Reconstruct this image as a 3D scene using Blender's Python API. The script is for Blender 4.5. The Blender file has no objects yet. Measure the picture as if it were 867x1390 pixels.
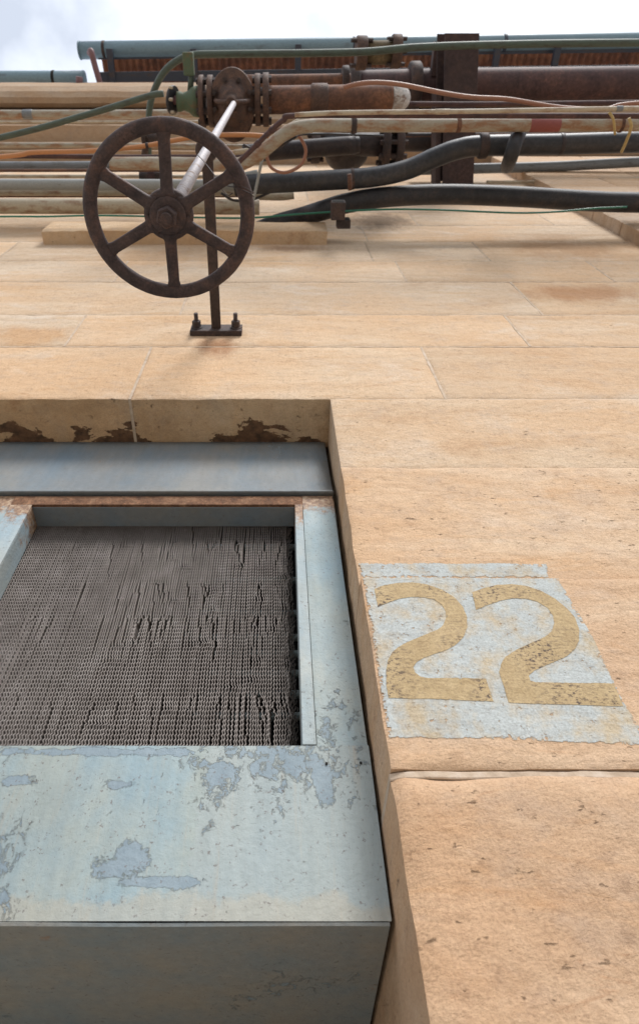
import bpy, math, random
from math import radians, tan, atan, cos, sin, pi, hypot
from mathutils import Vector, noise
from mathutils.geometry import delaunay_2d_cdt

# ------------------------------------------------------------------ camera, light, exposure
S = bpy.context.scene
COL = S.collection
CAMZ = 1.3
PITCH = 56.0
F = 867.0
cd = bpy.data.cameras.new("camera"); cam = bpy.data.objects.new("camera", cd); COL.objects.link(cam)
cam.location = (0, -1, CAMZ); cam.rotation_euler = (radians(90+PITCH), 0, 0)
cd.sensor_fit = 'VERTICAL'; cd.sensor_height = 36.0; cd.lens = 36.0*F/1390.0
cd.shift_x = 58.5/1390; cd.shift_y = -45.0/1390
cd.clip_start = 0.02; cd.clip_end = 500
cd.dof.use_dof = True; cd.dof.focus_distance = 1.45; cd.dof.aperture_fstop = 5.6
S.camera = cam

SUN_DIR = Vector((0.30, -0.76, 0.90)).normalized()          # towards the sun
w = bpy.data.worlds.new("World"); S.world = w; w.use_nodes = True
nt = w.node_tree; nt.nodes.clear()
wo = nt.nodes.new('ShaderNodeOutputWorld'); bg = nt.nodes.new('ShaderNodeBackground')
sky = nt.nodes.new('ShaderNodeTexSky'); sky.sky_type = 'NISHITA'; sky.sun_disc = False
sky.sun_elevation = math.asin(SUN_DIR.z); sky.sun_rotation = math.atan2(SUN_DIR.x, SUN_DIR.y)
tc = nt.nodes.new('ShaderNodeTexCoord'); mp = nt.nodes.new('ShaderNodeMapping'); mp.inputs['Location'].default_value = (0.37, 0.1, 0)
nz = nt.nodes.new('ShaderNodeTexNoise'); nz.inputs['Scale'].default_value = 5.5; nz.inputs['Detail'].default_value = 6; nz.inputs['Roughness'].default_value = .5
cr = nt.nodes.new('ShaderNodeValToRGB'); cr.color_ramp.elements[0].position = .36; cr.color_ramp.elements[1].position = .56
cr.color_ramp.elements[0].color = (.56, .56, .56, 1); cr.color_ramp.elements[1].color = (1, 1, 1, 1)
mx = nt.nodes.new('ShaderNodeMix'); mx.data_type = 'RGBA'
mx.inputs[7].default_value = (7.5, 7.95, 8.7, 1)
L = nt.links.new
L(tc.outputs['Generated'], mp.inputs[0]); L(mp.outputs[0], nz.inputs['Vector']); L(nz.outputs['Fac'], cr.inputs[0])
L(cr.outputs[0], mx.inputs[0]); L(sky.outputs[0], mx.inputs[6]); L(mx.outputs[2], bg.inputs[0]); L(bg.outputs[0], wo.inputs[0])
bg.inputs[1].default_value = 0.1
sd = bpy.data.lights.new("sun", 'SUN'); sd.energy = 2.3; sd.angle = radians(20); sd.color = (1, .975, .945)
sun = bpy.data.objects.new("sun", sd); COL.objects.link(sun); sun.rotation_euler = SUN_DIR.to_track_quat('Z', 'Y').to_euler()
sun.location = (3, -5, 8)
S.view_settings.view_transform = 'Standard'; S.view_settings.look = 'None'; S.view_settings.gamma = 1
S.view_settings.exposure = 0.58
S.cycles.max_bounces = 6; S.cycles.use_denoising = True

rnd = random.Random(7)

# ------------------------------------------------------------------ measuring: D = metres in front of the lens, H = height above it
def elev(py): return atan((650-py)/F) + radians(PITCH)
def depth(D, H): return cos(radians(PITCH))*D + sin(radians(PITCH))*H
def atH(px, py, H):
    e = elev(py); D = H*cos(e)/sin(e)
    return Vector(((px-375)*depth(D, H)/F, D-1, H+CAMZ))
def atD(px, py, D):
    H = D*tan(elev(py))
    return Vector(((px-375)*depth(D, H)/F, D-1, H+CAMZ))
def W(X, D, H): return Vector((X, D-1, H+CAMZ))
def HY(py, D=1.0): return D*tan(elev(py))
def XP(px, py, D=1.0): return atD(px, py, D).x

# ------------------------------------------------------------------ mesh builder
def smooth_path(pts, n=8):
    if len(pts) < 3: return [Vector(p) for p in pts]
    P = [2*pts[0]-pts[1]] + list(pts) + [2*pts[-1]-pts[-2]]
    out = []
    for i in range(1, len(P)-2):
        a, b, c, d = P[i-1], P[i], P[i+1], P[i+2]
        for k in range(n):
            t = k/n
            out.append(0.5*((2*b) + (c-a)*t + (2*a-5*b+4*c-d)*t*t + (3*b-a-3*c+d)*t**3))
    out.append(P[-2]); return out

class MB:
    def __init__(s): s.v = []; s.f = []; s.sm = []; s.mi = []
    def add(s, vs, fs, smooth=False, mi=0):
        o = len(s.v); s.v += [Vector(v) for v in vs]
        for f in fs: s.f.append(tuple(i+o for i in f)); s.sm.append(smooth); s.mi.append(mi)
        return s
    def box(s, a, b, mi=0):
        x0, y0, z0 = a; x1, y1, z1 = b
        vs = [(x0,y0,z0),(x1,y0,z0),(x1,y1,z0),(x0,y1,z0),(x0,y0,z1),(x1,y0,z1),(x1,y1,z1),(x0,y1,z1)]
        return s.add(vs, [(0,3,2,1),(4,5,6,7),(0,1,5,4),(1,2,6,5),(2,3,7,6),(3,0,4,7)], mi=mi)
    def tube(s, pts, r, seg=20, caps=True, rad=None, smooth=True, phase=0.0):
        pts = [Vector(p) for p in pts]; n = len(pts)
        t0 = (pts[1]-pts[0]).normalized()
        up = Vector((0, 0, 1)) if abs(t0.z) < .9 else Vector((0, 1, 0))
        u = t0.cross(up).normalized(); vs = []
        for i, p in enumerate(pts):
            t = (pts[min(i+1, n-1)]-pts[max(i-1, 0)]).normalized()
            u = (u - t*u.dot(t)).normalized(); v = t.cross(u)
            rr = rad[i] if rad else (r(i/(n-1)) if callable(r) else r)
            for k in range(seg):
                a = 2*pi*k/seg+phase; vs.append(p + rr*(cos(a)*u + sin(a)*v))
        fs = []
        for i in range(n-1):
            for k in range(seg):
                k2 = (k+1) % seg
                fs.append((i*seg+k, i*seg+k2, (i+1)*seg+k2, (i+1)*seg+k))
        s.add(vs, fs, smooth)
        if caps:
            o = len(s.v)-n*seg
            s.f.append(tuple(o+k for k in reversed(range(seg)))); s.sm.append(False); s.mi.append(0)
            s.f.append(tuple(o+(n-1)*seg+k for k in range(seg))); s.sm.append(False); s.mi.append(0)
        return s
    def disc(s, c, axis, r, h, seg=28, bev=.12, phase=0.0, smooth=True):
        """short cylinder centred at c along axis with softened rims"""
        ax = Vector(axis).normalized(); c = Vector(c); b = min(r, h)*bev
        ps = [c-ax*h/2, c-ax*(h/2-.001*0), c-ax*(h/2-b), c+ax*(h/2-b), c+ax*h/2]
        return s.tube([ps[0], ps[2], ps[3], ps[4]], r, seg, True, [r-b, r, r, r-b], smooth, phase)
    def lathe(s, c, axis, prof, seg=32):
        ax = Vector(axis).normalized(); c = Vector(c)
        # profile as (distance along axis, radius); emulate with a straight tube
        up = Vector((0, 1, 0)) if abs(ax.y) < .9 else Vector((1, 0, 0))
        u = ax.cross(up).normalized(); v = ax.cross(u); vs = []; fs = []
        for (h, r) in prof:
            for k in range(seg):
                a = 2*pi*k/seg; vs.append(c+ax*h+max(r, 1e-4)*(cos(a)*u+sin(a)*v))
        for i in range(len(prof)-1):
            for k in range(seg):
                k2 = (k+1) % seg; fs.append((i*seg+k, i*seg+k2, (i+1)*seg+k2, (i+1)*seg+k))
        s.add(vs, fs, True)
        o = len(s.v)-len(vs)
        s.f.append(tuple(o+k for k in reversed(range(seg)))); s.sm.append(False); s.mi.append(0)
        s.f.append(tuple(o+(len(prof)-1)*seg+k for k in range(seg))); s.sm.append(False); s.mi.append(0)
        return s
    def sweep(s, prof, x0, x1, nx=1, close=False, smooth=False, jitter=0.0):
        """prof: list of (D,H); swept along X"""
        vs = []; m = len(prof)
        for i in range(nx+1):
            x = x0+(x1-x0)*i/nx
            for (D, H) in prof:
                p = W(x, D, H)
                if jitter: p = p + jitter*noise.noise_vector(p*3.1)
                vs.append(p)
        fs = []
        for i in range(nx):
            for k in range(m if close else m-1):
                k2 = (k+1) % m; fs.append((i*m+k, i*m+k2, (i+1)*m+k2, (i+1)*m+k))
        s.add(vs, fs, smooth)
        if close:
            o = len(s.v)-len(vs)
            s.f.append(tuple(o+k for k in reversed(range(m)))); s.sm.append(False); s.mi.append(0)
            s.f.append(tuple(o+nx*m+k for k in range(m))); s.sm.append(False); s.mi.append(0)
        return s
    def build(s, name, mat, parent=None, bevel=0.0, fix=True):
        me = bpy.data.meshes.new(name)
        if parent is not None:
            org = Vector((0, 0, 0)); q = parent
            while q is not None: org += Vector(q.location); q = q.parent
        else:
            xs = [v.x for v in s.v]; ys = [v.y for v in s.v]; zs = [v.z for v in s.v]
            org = Vector(((min(xs)+max(xs))/2, (min(ys)+max(ys))/2, min(zs)))
        me.from_pydata([tuple(v-org) for v in s.v], [], s.f)
        me.polygons.foreach_set('use_smooth', s.sm)
        me.polygons.foreach_set('material_index', s.mi)
        for m in (mat if isinstance(mat, (list, tuple)) else [mat]): me.materials.append(m)
        if fix:
            import bmesh
            bm = bmesh.new(); bm.from_mesh(me); bmesh.ops.recalc_face_normals(bm, faces=bm.faces); bm.to_mesh(me); bm.free()
        me.update()
        o = bpy.data.objects.new(name, me); COL.objects.link(o)
        if parent is not None: o.parent = parent
        else: o.location = org
        if bevel:
            b = o.modifiers.new('bevel', 'BEVEL'); b.width = bevel; b.segments = 2; b.limit_method = 'ANGLE'; b.angle_limit = radians(40)
        return o

def tag(o, label, cat, group=None):
    o['label'] = label; o['category'] = cat
    if group: o['group'] = group
    return o
def thing(name, loc, label, cat, group=None):
    o = bpy.data.objects.new(name, None); COL.objects.link(o); o.location = loc; o.empty_display_size = .05
    return tag(o, label, cat, group)

# ------------------------------------------------------------------ materials
class NT:
    def __init__(s, name):
        s.m = bpy.data.materials.new(name); s.m.use_nodes = True; s.t = s.m.node_tree
        s.b = s.t.nodes['Principled BSDF']; s.co = s.n('ShaderNodeTexCoord').outputs['Object']; s.pos = s.n('ShaderNodeNewGeometry').outputs['Position']
    def n(s, k): return s.t.nodes.new(k)
    def l(s, a, b): s.t.links.new(a, b)
    def map(s, sc=(1, 1, 1), loc=(0, 0, 0), rot=(0, 0, 0)):
        m = s.n('ShaderNodeMapping'); m.inputs['Scale'].default_value = sc; m.inputs['Location'].default_value = loc
        m.inputs['Rotation'].default_value = rot; s.l(s.co, m.inputs[0]); return m.outputs[0]
    def noise(s, scale, detail=4, rough=.55, vec=None, dist=0.0):
        n = s.n('ShaderNodeTexNoise'); n.inputs['Scale'].default_value = scale; n.inputs['Detail'].default_value = detail
        n.inputs['Roughness'].default_value = rough; n.inputs['Distortion'].default_value = dist
        s.l(vec if vec is not None else s.co, n.inputs['Vector']); return n.outputs['Fac']
    def voro(s, scale, vec=None, feat='F1'):
        n = s.n('ShaderNodeTexVoronoi'); n.inputs['Scale'].default_value = scale; n.feature = feat
        s.l(vec if vec is not None else s.co, n.inputs['Vector']); return n.outputs['Distance']
    def ramp(s, fac, stops, interp='LINEAR'):
        r = s.n('ShaderNodeValToRGB'); e = r.color_ramp.elements; r.color_ramp.interpolation = interp
        while len(e) < len(stops): e.new(.5)
        for i, (p, c) in enumerate(stops):
            e[i].position = p; e[i].color = (c, c, c, 1) if not isinstance(c, (tuple, list)) else (*c, 1)
        s.l(fac, r.inputs[0]); return r.outputs[0]
    def mix(s, fac, a, b, mode='MIX'):
        m = s.n('ShaderNodeMix'); m.data_type = 'RGBA'; m.blend_type = mode
        for sock, v in ((m.inputs[0], fac), (m.inputs[6], a), (m.inputs[7], b)):
            if isinstance(v, (int, float)): sock.default_value = v
            elif isinstance(v, tuple): sock.default_value = (*v, 1)
            else: s.l(v, sock)
        return m.outputs[2]
    def math(s, op, a, b=0.0, c=None, clamp=False):
        m = s.n('ShaderNodeMath'); m.operation = op; m.use_clamp = clamp
        for sock, v in zip(m.inputs, (a, b) if c is None else (a, b, c)):
            if isinstance(v, (int, float)): sock.default_value = v
            else: s.l(v, sock)
        return m.outputs[0]
    def xyz(s):
        q = s.n('ShaderNodeSeparateXYZ'); s.l(s.pos, q.inputs[0]); return q.outputs
    def attr(s, name):
        a = s.n('ShaderNodeAttribute'); a.attribute_name = name; return a.outputs['Color']
    def bump(s, h, strength=.3, dist=.01, prev=None):
        b = s.n('ShaderNodeBump'); b.inputs['Strength'].default_value = strength; b.inputs['Distance'].default_value = dist
        s.l(h, b.inputs['Height'])
        if prev is not None: s.l(prev, b.inputs['Normal'])
        return b.outputs[0]
    def out(s, col, rough=.8, normal=None, metal=0.0, spec=None):
        for key, v in (('Base Color', col), ('Roughness', rough), ('Metallic', metal)):
            if isinstance(v, (int, float)): s.b.inputs[key].default_value = v
            elif isinstance(v, tuple): s.b.inputs[key].default_value = (*v, 1)
            else: s.l(v, s.b.inputs[key])
        if normal is not None: s.l(normal, s.b.inputs['Normal'])
        if spec is not None: s.b.inputs['Specular IOR Level'].default_value = spec
        return s.m

def stn(px, py, wx, wz, col_, amt):
    p = atD(px, py, 1.0); d_ = depth(1.0, p.z-CAMZ)/F; return (p.x, p.z, wx*d_, wz, col_, amt)
STAINS = [stn(294, 470, 34, .13, (.30, .14, .06), .75), stn(515, 300, 55, .35, (.13, .09, .06), .75), stn(790, 398, 95, .16, (.40, .21, .10), .7),
          stn(760, 335, 110, .32, (.40, .24, .13), .6), stn(400, 338, 60, .10, (.22, .12, .07), .6), stn(40, 455, 70, .16, (.52, .27, .10), .55), stn(220, 350, 120, .25, (.50, .27, .11), .4)]
def stone_mat(name, stain=False):
    k = NT(name)
    strata = k.noise(1.0, 9, .68, k.map((1.5, 1.5, 6.5), rot=(0, radians(3), 0)), .9)
    big = k.noise(1.1, 4, .55, k.map((1, 1, 1.6), (3, 1, 2)))
    c = k.ramp(strata, [(.26, (.45, .285, .16)), (.42, (.545, .39, .25)), (.56, (.60, .46, .32)), (.76, (.66, .55, .42))])
    c = k.mix(k.math('MULTIPLY', k.ramp(big, [(.42, 0.0), (.66, 1.0)]), .55), c, (.60, .37, .19))
    wash = k.noise(2.3, 8, .7, k.map((1, 1, 1.8), (5, 2, 8)), .4)
    c = k.mix(k.ramp(wash, [(.56, 0.0), (.70, .55)]), c, (.66, .58, .49))
    gm_ = k.noise(8, 7, .72, k.map((1, 1, 1.5), (1, 9, 4)))
    c = k.mix(k.ramp(gm_, [(.50, 0.0), (.68, .45)]), c, (.44, .36, .295))
    streak = k.noise(1.0, 9, .75, k.map((2.6, 2.6, 17), (7, 0, 3), (0, radians(8), 0)), 1.6)
    c = k.mix(k.ramp(streak, [(.60, 0.0), (.70, .55)]), c, (.43, .22, .09))
    c = k.mix(.17, c, (.60, .54, .46))
    sg = k.noise(1.0, 8, .72, k.map((1.1, 1.1, 5.5), (2, 0, 9), (0, radians(-5), 0)), .8)
    c = k.mix(k.ramp(sg, [(.56, 0.0), (.68, .45)]), c, (.55, .33, .155))
    x, y, z = k.xyz()
    for i, (sx0, sz0, rx_, rz_, colr, amt) in enumerate(STAINS):
        dx = k.math('DIVIDE', k.math('SUBTRACT', x, sx0), rx_); dz = k.math('DIVIDE', k.math('SUBTRACT', z, sz0), rz_)
        d = k.math('SQRT', k.math('ADD', k.math('MULTIPLY', dx, dx), k.math('MULTIPLY', dz, dz)))
        q = k.math('ADD', d, k.math('MULTIPLY', k.math('SUBTRACT', k.noise(7, 8, .75, k.map((1, 1, .6), (i*3, 0, i))), .5), 2.2))
        c = k.mix(k.ramp(q, [(.35, amt), (1.15, 0.0)]), c, colr)
    c = k.mix(1.0, c, k.attr('tint'), 'MULTIPLY')
    mott = k.noise(28, 7, .78)
    c = k.mix(.6, c, k.ramp(mott, [(.28, (.62, .56, .52)), (.46, (.97, .96, .95)), (.6, (1.04, 1.05, 1.05)), (.75, (1.22, 1.24, 1.25))]), 'MULTIPLY')
    grain = k.noise(230, 3, .7)
    c = k.mix(.6, c, k.ramp(grain, [(.3, (.72, .69, .67)), (.5, (1, 1, 1)), (.7, (1.2, 1.2, 1.2))]), 'MULTIPLY')
    vein = k.noise(1.0, 6, .6, k.map((3.5, 3.5, 9), (1, 5, 2), (0, radians(-14), 0)), 2.5)
    vl = k.math('ABSOLUTE', k.math('SUBTRACT', vein, .5))
    vm = k.math('MULTIPLY', k.ramp(vl, [(0.0, 1.0), (.012, 0.0)]), k.ramp(k.noise(2.5, 3), [(.52, 0.0), (.64, .4)]))
    c = k.mix(vm, c, (.30, .17, .09))
    pit = k.noise(1.0, 5, .7, k.map((34, 34, 80)))
    pm = k.ramp(pit, [(.285, 1.0), (.36, 0.0)])
    c = k.mix(k.math('MULTIPLY', pm, .7), c, (.20, .12, .065))
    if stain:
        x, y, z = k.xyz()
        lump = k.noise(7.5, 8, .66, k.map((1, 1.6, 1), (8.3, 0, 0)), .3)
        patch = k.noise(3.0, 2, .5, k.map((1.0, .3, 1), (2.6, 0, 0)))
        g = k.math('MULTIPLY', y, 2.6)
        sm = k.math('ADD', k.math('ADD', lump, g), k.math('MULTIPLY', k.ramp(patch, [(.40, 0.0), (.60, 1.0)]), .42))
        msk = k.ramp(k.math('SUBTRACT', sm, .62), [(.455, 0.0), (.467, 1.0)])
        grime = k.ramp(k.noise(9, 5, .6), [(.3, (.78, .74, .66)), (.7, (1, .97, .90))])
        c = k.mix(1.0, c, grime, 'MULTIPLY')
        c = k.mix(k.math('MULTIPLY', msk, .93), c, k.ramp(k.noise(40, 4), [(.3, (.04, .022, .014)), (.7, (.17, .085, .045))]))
    fine = k.noise(170, 5, .7)
    comb = k.noise(1.0, 4, .6, k.map((95, 95, 14), (0, 0, 0), (0, radians(14), 0)))
    rip = k.noise(1.0, 8, .72, k.map((20, 20, 38)), .15)
    dent = k.noise(34, 3, .5)
    h = k.math('ADD', k.math('MULTIPLY', fine, .40), k.math('ADD', k.math('ADD', k.math('MULTIPLY', comb, .4), k.math('MULTIPLY', dent, .5)), k.math('MULTIPLY', rip, 1.3)))
    h = k.math('SUBTRACT', h, k.math('MULTIPLY', pm, .9))
    nb = k.bump(h, .85, .0065)
    return k.out(c, .92, nb, spec=.25)

def rust_mat(name, cols, scale=18, rough=.85, bump=.5, paint=None, thr=.5, metal=.1, bd=.003):
    k = NT(name)
    a = k.noise(scale, 7, .65); b = k.noise(scale*.25, 4, .6)
    c = k.ramp(a, [(.3, cols[0]), (.5, cols[1]), (.7, cols[2])])
    c = k.mix(k.ramp(b, [(.4, 0.0), (.7, .6)]), c, cols[1 if len(cols) < 4 else 3])
    if paint:
        pm = k.ramp(k.noise(scale*.45, 8, .68, k.map((1, 2.2, 2.2))), [(thr-.015, 0.0), (thr+.02, 1.0)])
        pc = k.mix(k.noise(scale*.5, 4), paint, tuple(x*.72 for x in paint))
        c = k.mix(pm, c, pc)
    spk = k.noise(scale*7, 5, .75)
    c = k.mix(k.ramp(k.noise(scale*.6, 3), [(.35, .35), (.65, .9)]), c, k.ramp(spk, [(.32, (.5, .46, .45)), (.5, (1, 1, 1)), (.66, (1.75, 1.6, 1.55))]), 'MULTIPLY')
    return k.out(c, rough, k.bump(k.math('ADD', k.noise(scale*6, 4, .6), k.math('MULTIPLY', k.noise(scale*16, 3), .5)), bump, bd), metal)

def peel_mat(name, base, rustiness=0.0, chips=.6, big=True, rust_top=None, blobs=(), split=None):
    """weathered blue-grey paint: bleached film, chips that show the older coat, rust bloom"""
    k = NT(name); k.co = k.pos
    tone = k.noise(3.0, 6, .65, k.map((1, 1, .6)))
    c = k.mix(k.ramp(tone, [(.35, 0.0), (.7, 1.0)]), base, (base[0]*1.22, base[1]*1.04, base[2]*.86))
    c = k.mix(k.ramp(k.noise(6, 6, .65, k.map((1, 1, .6), (4, 4, 4))), [(.42, 0.0), (.72, .75)]), c, (base[0]*.70, base[1]*.92, base[2]*1.10))
    if split is not None:
        x, y, z = k.xyz()
        g = k.math('ADD', k.math('MULTIPLY', k.math('SUBTRACT', x, split), 6.0), k.math('MULTIPLY', k.noise(9, 8, .65), 1.0))
        c = k.mix(k.ramp(g, [(.49, 0.0), (.505, .75)]), c, (.33, .37, .365))
        gz = k.math('ADD', k.math('MULTIPLY', k.math('SUBTRACT', z, HY(1215, 1.12)+CAMZ), -9.0), k.noise(13, 8, .7))
        c = k.mix(k.ramp(gz, [(.50, 0.0), (.62, .55)]), c, (.40, .37, .30))
        st_ = k.noise(1.0, 7, .7, k.map((28, 28, 2.2), (3, 0, 0)))
        c = k.mix(k.ramp(st_, [(.55, 0.0), (.68, .35)]), c, (.42, .34, .24))
    old = k.mix(k.noise(40, 5), (.19, .25, .295), (.27, .33, .365))
    n1 = k.noise(46, 10, .70, k.map((1, 1, .8), (1.7, 0, .4)), .5)
    zone = k.noise(3.6, 4, .55, k.map((1, 1, 1), (5.1, 0, 2.2)))
    s1 = k.math('ADD', n1, k.math('MULTIPLY', k.math('SUBTRACT', zone, .5), .95))
    mask = k.ramp(s1, [(chips, 0.0), (chips+.008, 1.0)])
    edg = k.ramp(s1, [(chips-.035, 0.0), (chips-.004, 1.0)])
    if big:
        n2 = k.noise(5.5, 10, .62, k.map((1, 1, 1.1), (9.15, 0, .62)), .3)
        m2 = k.ramp(n2, [(.655, 0.0), (.66, 1.0)]); e2 = k.ramp(n2, [(.64, 0.0), (.653, 1.0)])
        mask = k.math('MAXIMUM', mask, m2); edg = k.math('MAXIMUM', edg, e2)
    x, y, z = k.xyz()
    for i, (bx_, bz_, rx_, rz_) in enumerate(blobs):
        dx = k.math('DIVIDE', k.math('SUBTRACT', x, bx_), rx_); dz = k.math('DIVIDE', k.math('SUBTRACT', z, bz_), rz_)
        d = k.math('SQRT', k.math('ADD', k.math('MULTIPLY', dx, dx), k.math('MULTIPLY', dz, dz)))
        q = k.math('ADD', d, k.math('MULTIPLY', k.math('SUBTRACT', k.noise(24, 10, .74, k.map(loc=(i, 0, i))), .5), 4.2))
        mask = k.math('MAXIMUM', mask, k.ramp(q, [(.86, 1.0), (.875, 0.0)])); edg = k.math('MAXIMUM', edg, k.ramp(q, [(.88, 1.0), (.96, 0.0)]))
    c = k.mix(k.math('MULTIPLY', edg, .2), c, (.50, .47, .40))
    c = k.mix(mask, c, old)
    if rustiness > 0:
        rm = k.ramp(k.noise(11, 8, .7, k.map((1, 1, .6), (0, 3, 0))), [(1-rustiness*.62, 0.0), (1-rustiness*.62+.1, .85)])
        c = k.mix(rm, c, k.ramp(k.noise(60, 4), [(.3, (.13, .06, .03)), (.7, (.36, .20, .10))]))
    if rust_top is not None:
        g = k.math('MULTIPLY', k.math('SUBTRACT', z, rust_top[0]), rust_top[1])
        rm = k.ramp(k.math('ADD', g, k.math('MULTIPLY', k.noise(24, 8, .75), 1.0)), [(.55, 0.0), (.70, .9)])
        c = k.mix(rm, c, k.ramp(k.noise(90, 5), [(.3, (.13, .06, .03)), (.5, (.30, .165, .085)), (.7, (.50, .36, .24))]))
    c = k.mix(.4, c, k.ramp(k.noise(1.0, 6, .65, k.map((45, 45, 7))), [(.3, (.72, .73, .72)), (.7, (1.14, 1.12, 1.08))]), 'MULTIPLY')
    spk = k.ramp(k.noise(110, 5, .7), [(.61, 0.0), (.66, .75)])
    c = k.mix(spk, c, (.15, .13, .12))
    h = k.math('ADD', k.math('SUBTRACT', 1.0, mask), k.math('MULTIPLY', edg, 1.0))
    nb = k.bump(h, .8, .0014)
    nb = k.bump(k.math('ADD', k.noise(80, 6, .7), k.math('MULTIPLY', k.noise(14, 6, .6), 1.6)), .55, .0035, nb)
    return k.out(c, k.ramp(k.noise(12, 3), [(.3, .5), (.7, .72)]), nb, spec=.35)

def painted_mat(name, base, dirt=(.2, .13, .08), amt=.5, rough=.6, scale=8, stretch=(1, 3, 3)):
    k = NT(name)
    c = k.mix(k.noise(scale, 4), base, tuple(x*.8 for x in base))
    d = k.ramp(k.noise(scale, 8, .7, k.map(stretch, (2, 1, 0))), [(1-amt*.95, 0.0), (1-amt*.95+.16, .85)])
    c = k.mix(d, c, dirt)
    c = k.mix(.4, c, k.ramp(k.noise(scale*10, 3), [(.3, (.75, .74, .73)), (.7, (1.15, 1.15, 1.15))]), 'MULTIPLY')
    return k.out(c, rough, k.bump(k.noise(scale*12, 4), .3, .003))

M = {}
M['stone'] = stone_mat('sandstone'); M['soffit'] = stone_mat('sandstone_soffit', True)
k = NT('lime_mortar'); M['mortar'] = k.out(k.ramp(k.noise(30, 6), [(.3, (.36, .27, .19)), (.55, (.50, .39, .29)), (.75, (.58, .48, .39))]), .95, k.bump(k.noise(90, 5), .6, .004))
M['cast'] = rust_mat('rusted_cast_iron', [(.026, .018, .019), (.060, .040, .038), (.13, .068, .048), (.075, .052, .049)], 30, .7, .6, metal=.25, bd=.002)
M['castdk'] = rust_mat('dark_rusted_iron', [(.024, .019, .019), (.05, .036, .034), (.10, .055, .04)], 14, .75, .5)
M['valve'] = rust_mat('brown_valve_iron', [(.04, .025, .022), (.085, .05, .038), (.16, .085, .05)], 16, .75, .6, bd=.004)
M['rustpipe'] = rust_mat('rusted_pipe', [(.055, .028, .022), (.12, .06, .04), (.26, .115, .055)], 7, .8, .5)
M['maroon'] = rust_mat('oxide_red_pipe', [(.035, .019, .020), (.065, .034, .034), (.12, .058, .046)], 6, .7, .4)
M['white_steel'] = rust_mat('flaking_white_stem', [(.20, .15, .13), (.3, .24, .21), (.4, .33, .3)], 30, .6, .4, paint=(.42, .40, .42), thr=.43)
M['black'] = rust_mat('black_lagging', [(.010, .011, .014), (.022, .023, .028), (.06, .042, .036)], 12, .55, .5)
M['blackblue'] = rust_mat('bitumen_pipe', [(.012, .014, .019), (.027, .030, .037), (.065, .055, .050)], 6, .5, .3)
M['darkbrown'] = rust_mat('dark_pipe', [(.013, .013, .017), (.032, .025, .027), (.06, .04, .035)], 6, .55, .3)
M['greypipe'] = painted_mat('grey_pipe_paint', (.19, .205, .22), (.07, .06, .05), .5)
M['bluepipe'] = painted_mat('blue_grey_pipe_paint', (.33, .345, .34), (.14, .12, .10), .42)
M['gutter'] = painted_mat('blue_gutter_paint', (.19, .29, .355), (.09, .10, .11), .45, .5, 4)
M['cream'] = painted_mat('cream_pipe_paint', (.47, .41, .31), (.22, .11, .055), .54)
M['beige'] = painted_mat('beige_pipe_paint', (.37, .335, .265), (.24, .11, .045), .58)
M['pink'] = painted_mat('faded_pink_paint', (.22, .12, .13), (.12, .08, .08), .5)
M['green'] = painted_mat('green_pipe_paint', (.075, .105, .08), (.05, .05, .04), .55, .55, 14)
M['moss'] = painted_mat('green_corroded_brass', (.09, .135, .08), (.16, .10, .05), .52, .7, 20, (1, 1, 1))
M['copper'] = painted_mat('copper_tube', (.32, .15, .095), (.16, .08, .05), .45, .45, 14)
M['orange'] = painted_mat('orange_hose', (.50, .22, .085), (.22, .10, .05), .42, .5)
M['wiregreen'] = painted_mat('green_wire', (.015, .16, .10), (.01, .06, .04), .3, .4)
M['yellow'] = painted_mat('yellow_tie', (.48, .37, .16), (.2, .12, .06), .4)
M['corr'] = rust_mat('rusted_corrugated_sheet', [(.07, .035, .03), (.24, .095, .05), (.42, .18, .08)], 3, .8, .3)
M['steelblue'] = painted_mat('blue_black_steel', (.045, .055, .08), (.08, .05, .04), .5, .6, 5)
M['column'] = rust_mat('oxide_brown_beam', [(.030, .021, .024), (.052, .035, .037), (.09, .053, .045)], 5, .75, .4)
M['red'] = painted_mat('red_marking', (.26, .07, .06), (.2, .14, .1), .4)
M['frame'] = peel_mat('pale_blue_peeling_paint', (.32, .385, .40), 0.0, .70, False, rust_top=(HY(700, 1.12)+CAMZ, 5.0))
def sblob(px, py, wx, wy):
    p = atD(px, py, DF0); d_ = depth(DF0, p.z-CAMZ)/F; return (p.x, p.z, wx*d_, wy*d_*.95)
DF0 = 1.12
M['sillm'] = peel_mat('sill_peeling_paint', (.285, .355, .375), 0.0, .64, blobs=[sblob(168, 1172, 36, 26), sblob(440, 1062, 13, 42), sblob(298, 1058, 18, 26), sblob(140, 1022, 170, 7), sblob(25, 1062, 26, 9), sblob(165, 1067, 20, 7), sblob(210, 1200, 75, 8)], split=atD(268, 1150, DF0).x)
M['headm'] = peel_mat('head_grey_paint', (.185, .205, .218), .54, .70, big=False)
M['under'] = peel_mat('grimy_underside_paint', (.27, .285, .28), .56, .75, big=False)
M['anglem'] = peel_mat('rusty_angle_paint', (.35, .41, .43), 0.0, .72, big=False, rust_top=(HY(722, 1.12)+CAMZ, 2.6))
M['anglerust'] = rust_mat('rusted_angle', [(.06, .03, .018), (.17, .085, .045), (.32, .19, .11)], 22, .9, .8, bd=.004)
M['dark'] = NT('near_black').out((.012, .011, .010), .9)  # flat near-black, painted shade for holes and gaps; also colours a gutter strap
M['coppertube'] = painted_mat('tarnished_tube', (.30, .36, .36), (.10, .10, .09), .5, .6, 30)
k = NT('grey_brown_fins')
fc = k.ramp(k.noise(14, 5, .6), [(.3, (.135, .112, .098)), (.55, (.185, .158, .142)), (.75, (.25, .222, .205))])
fc = k.mix(k.ramp(k.noise(60, 3), [(.55, 0.0), (.75, .5)]), fc, (.33, .305, .285))
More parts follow.
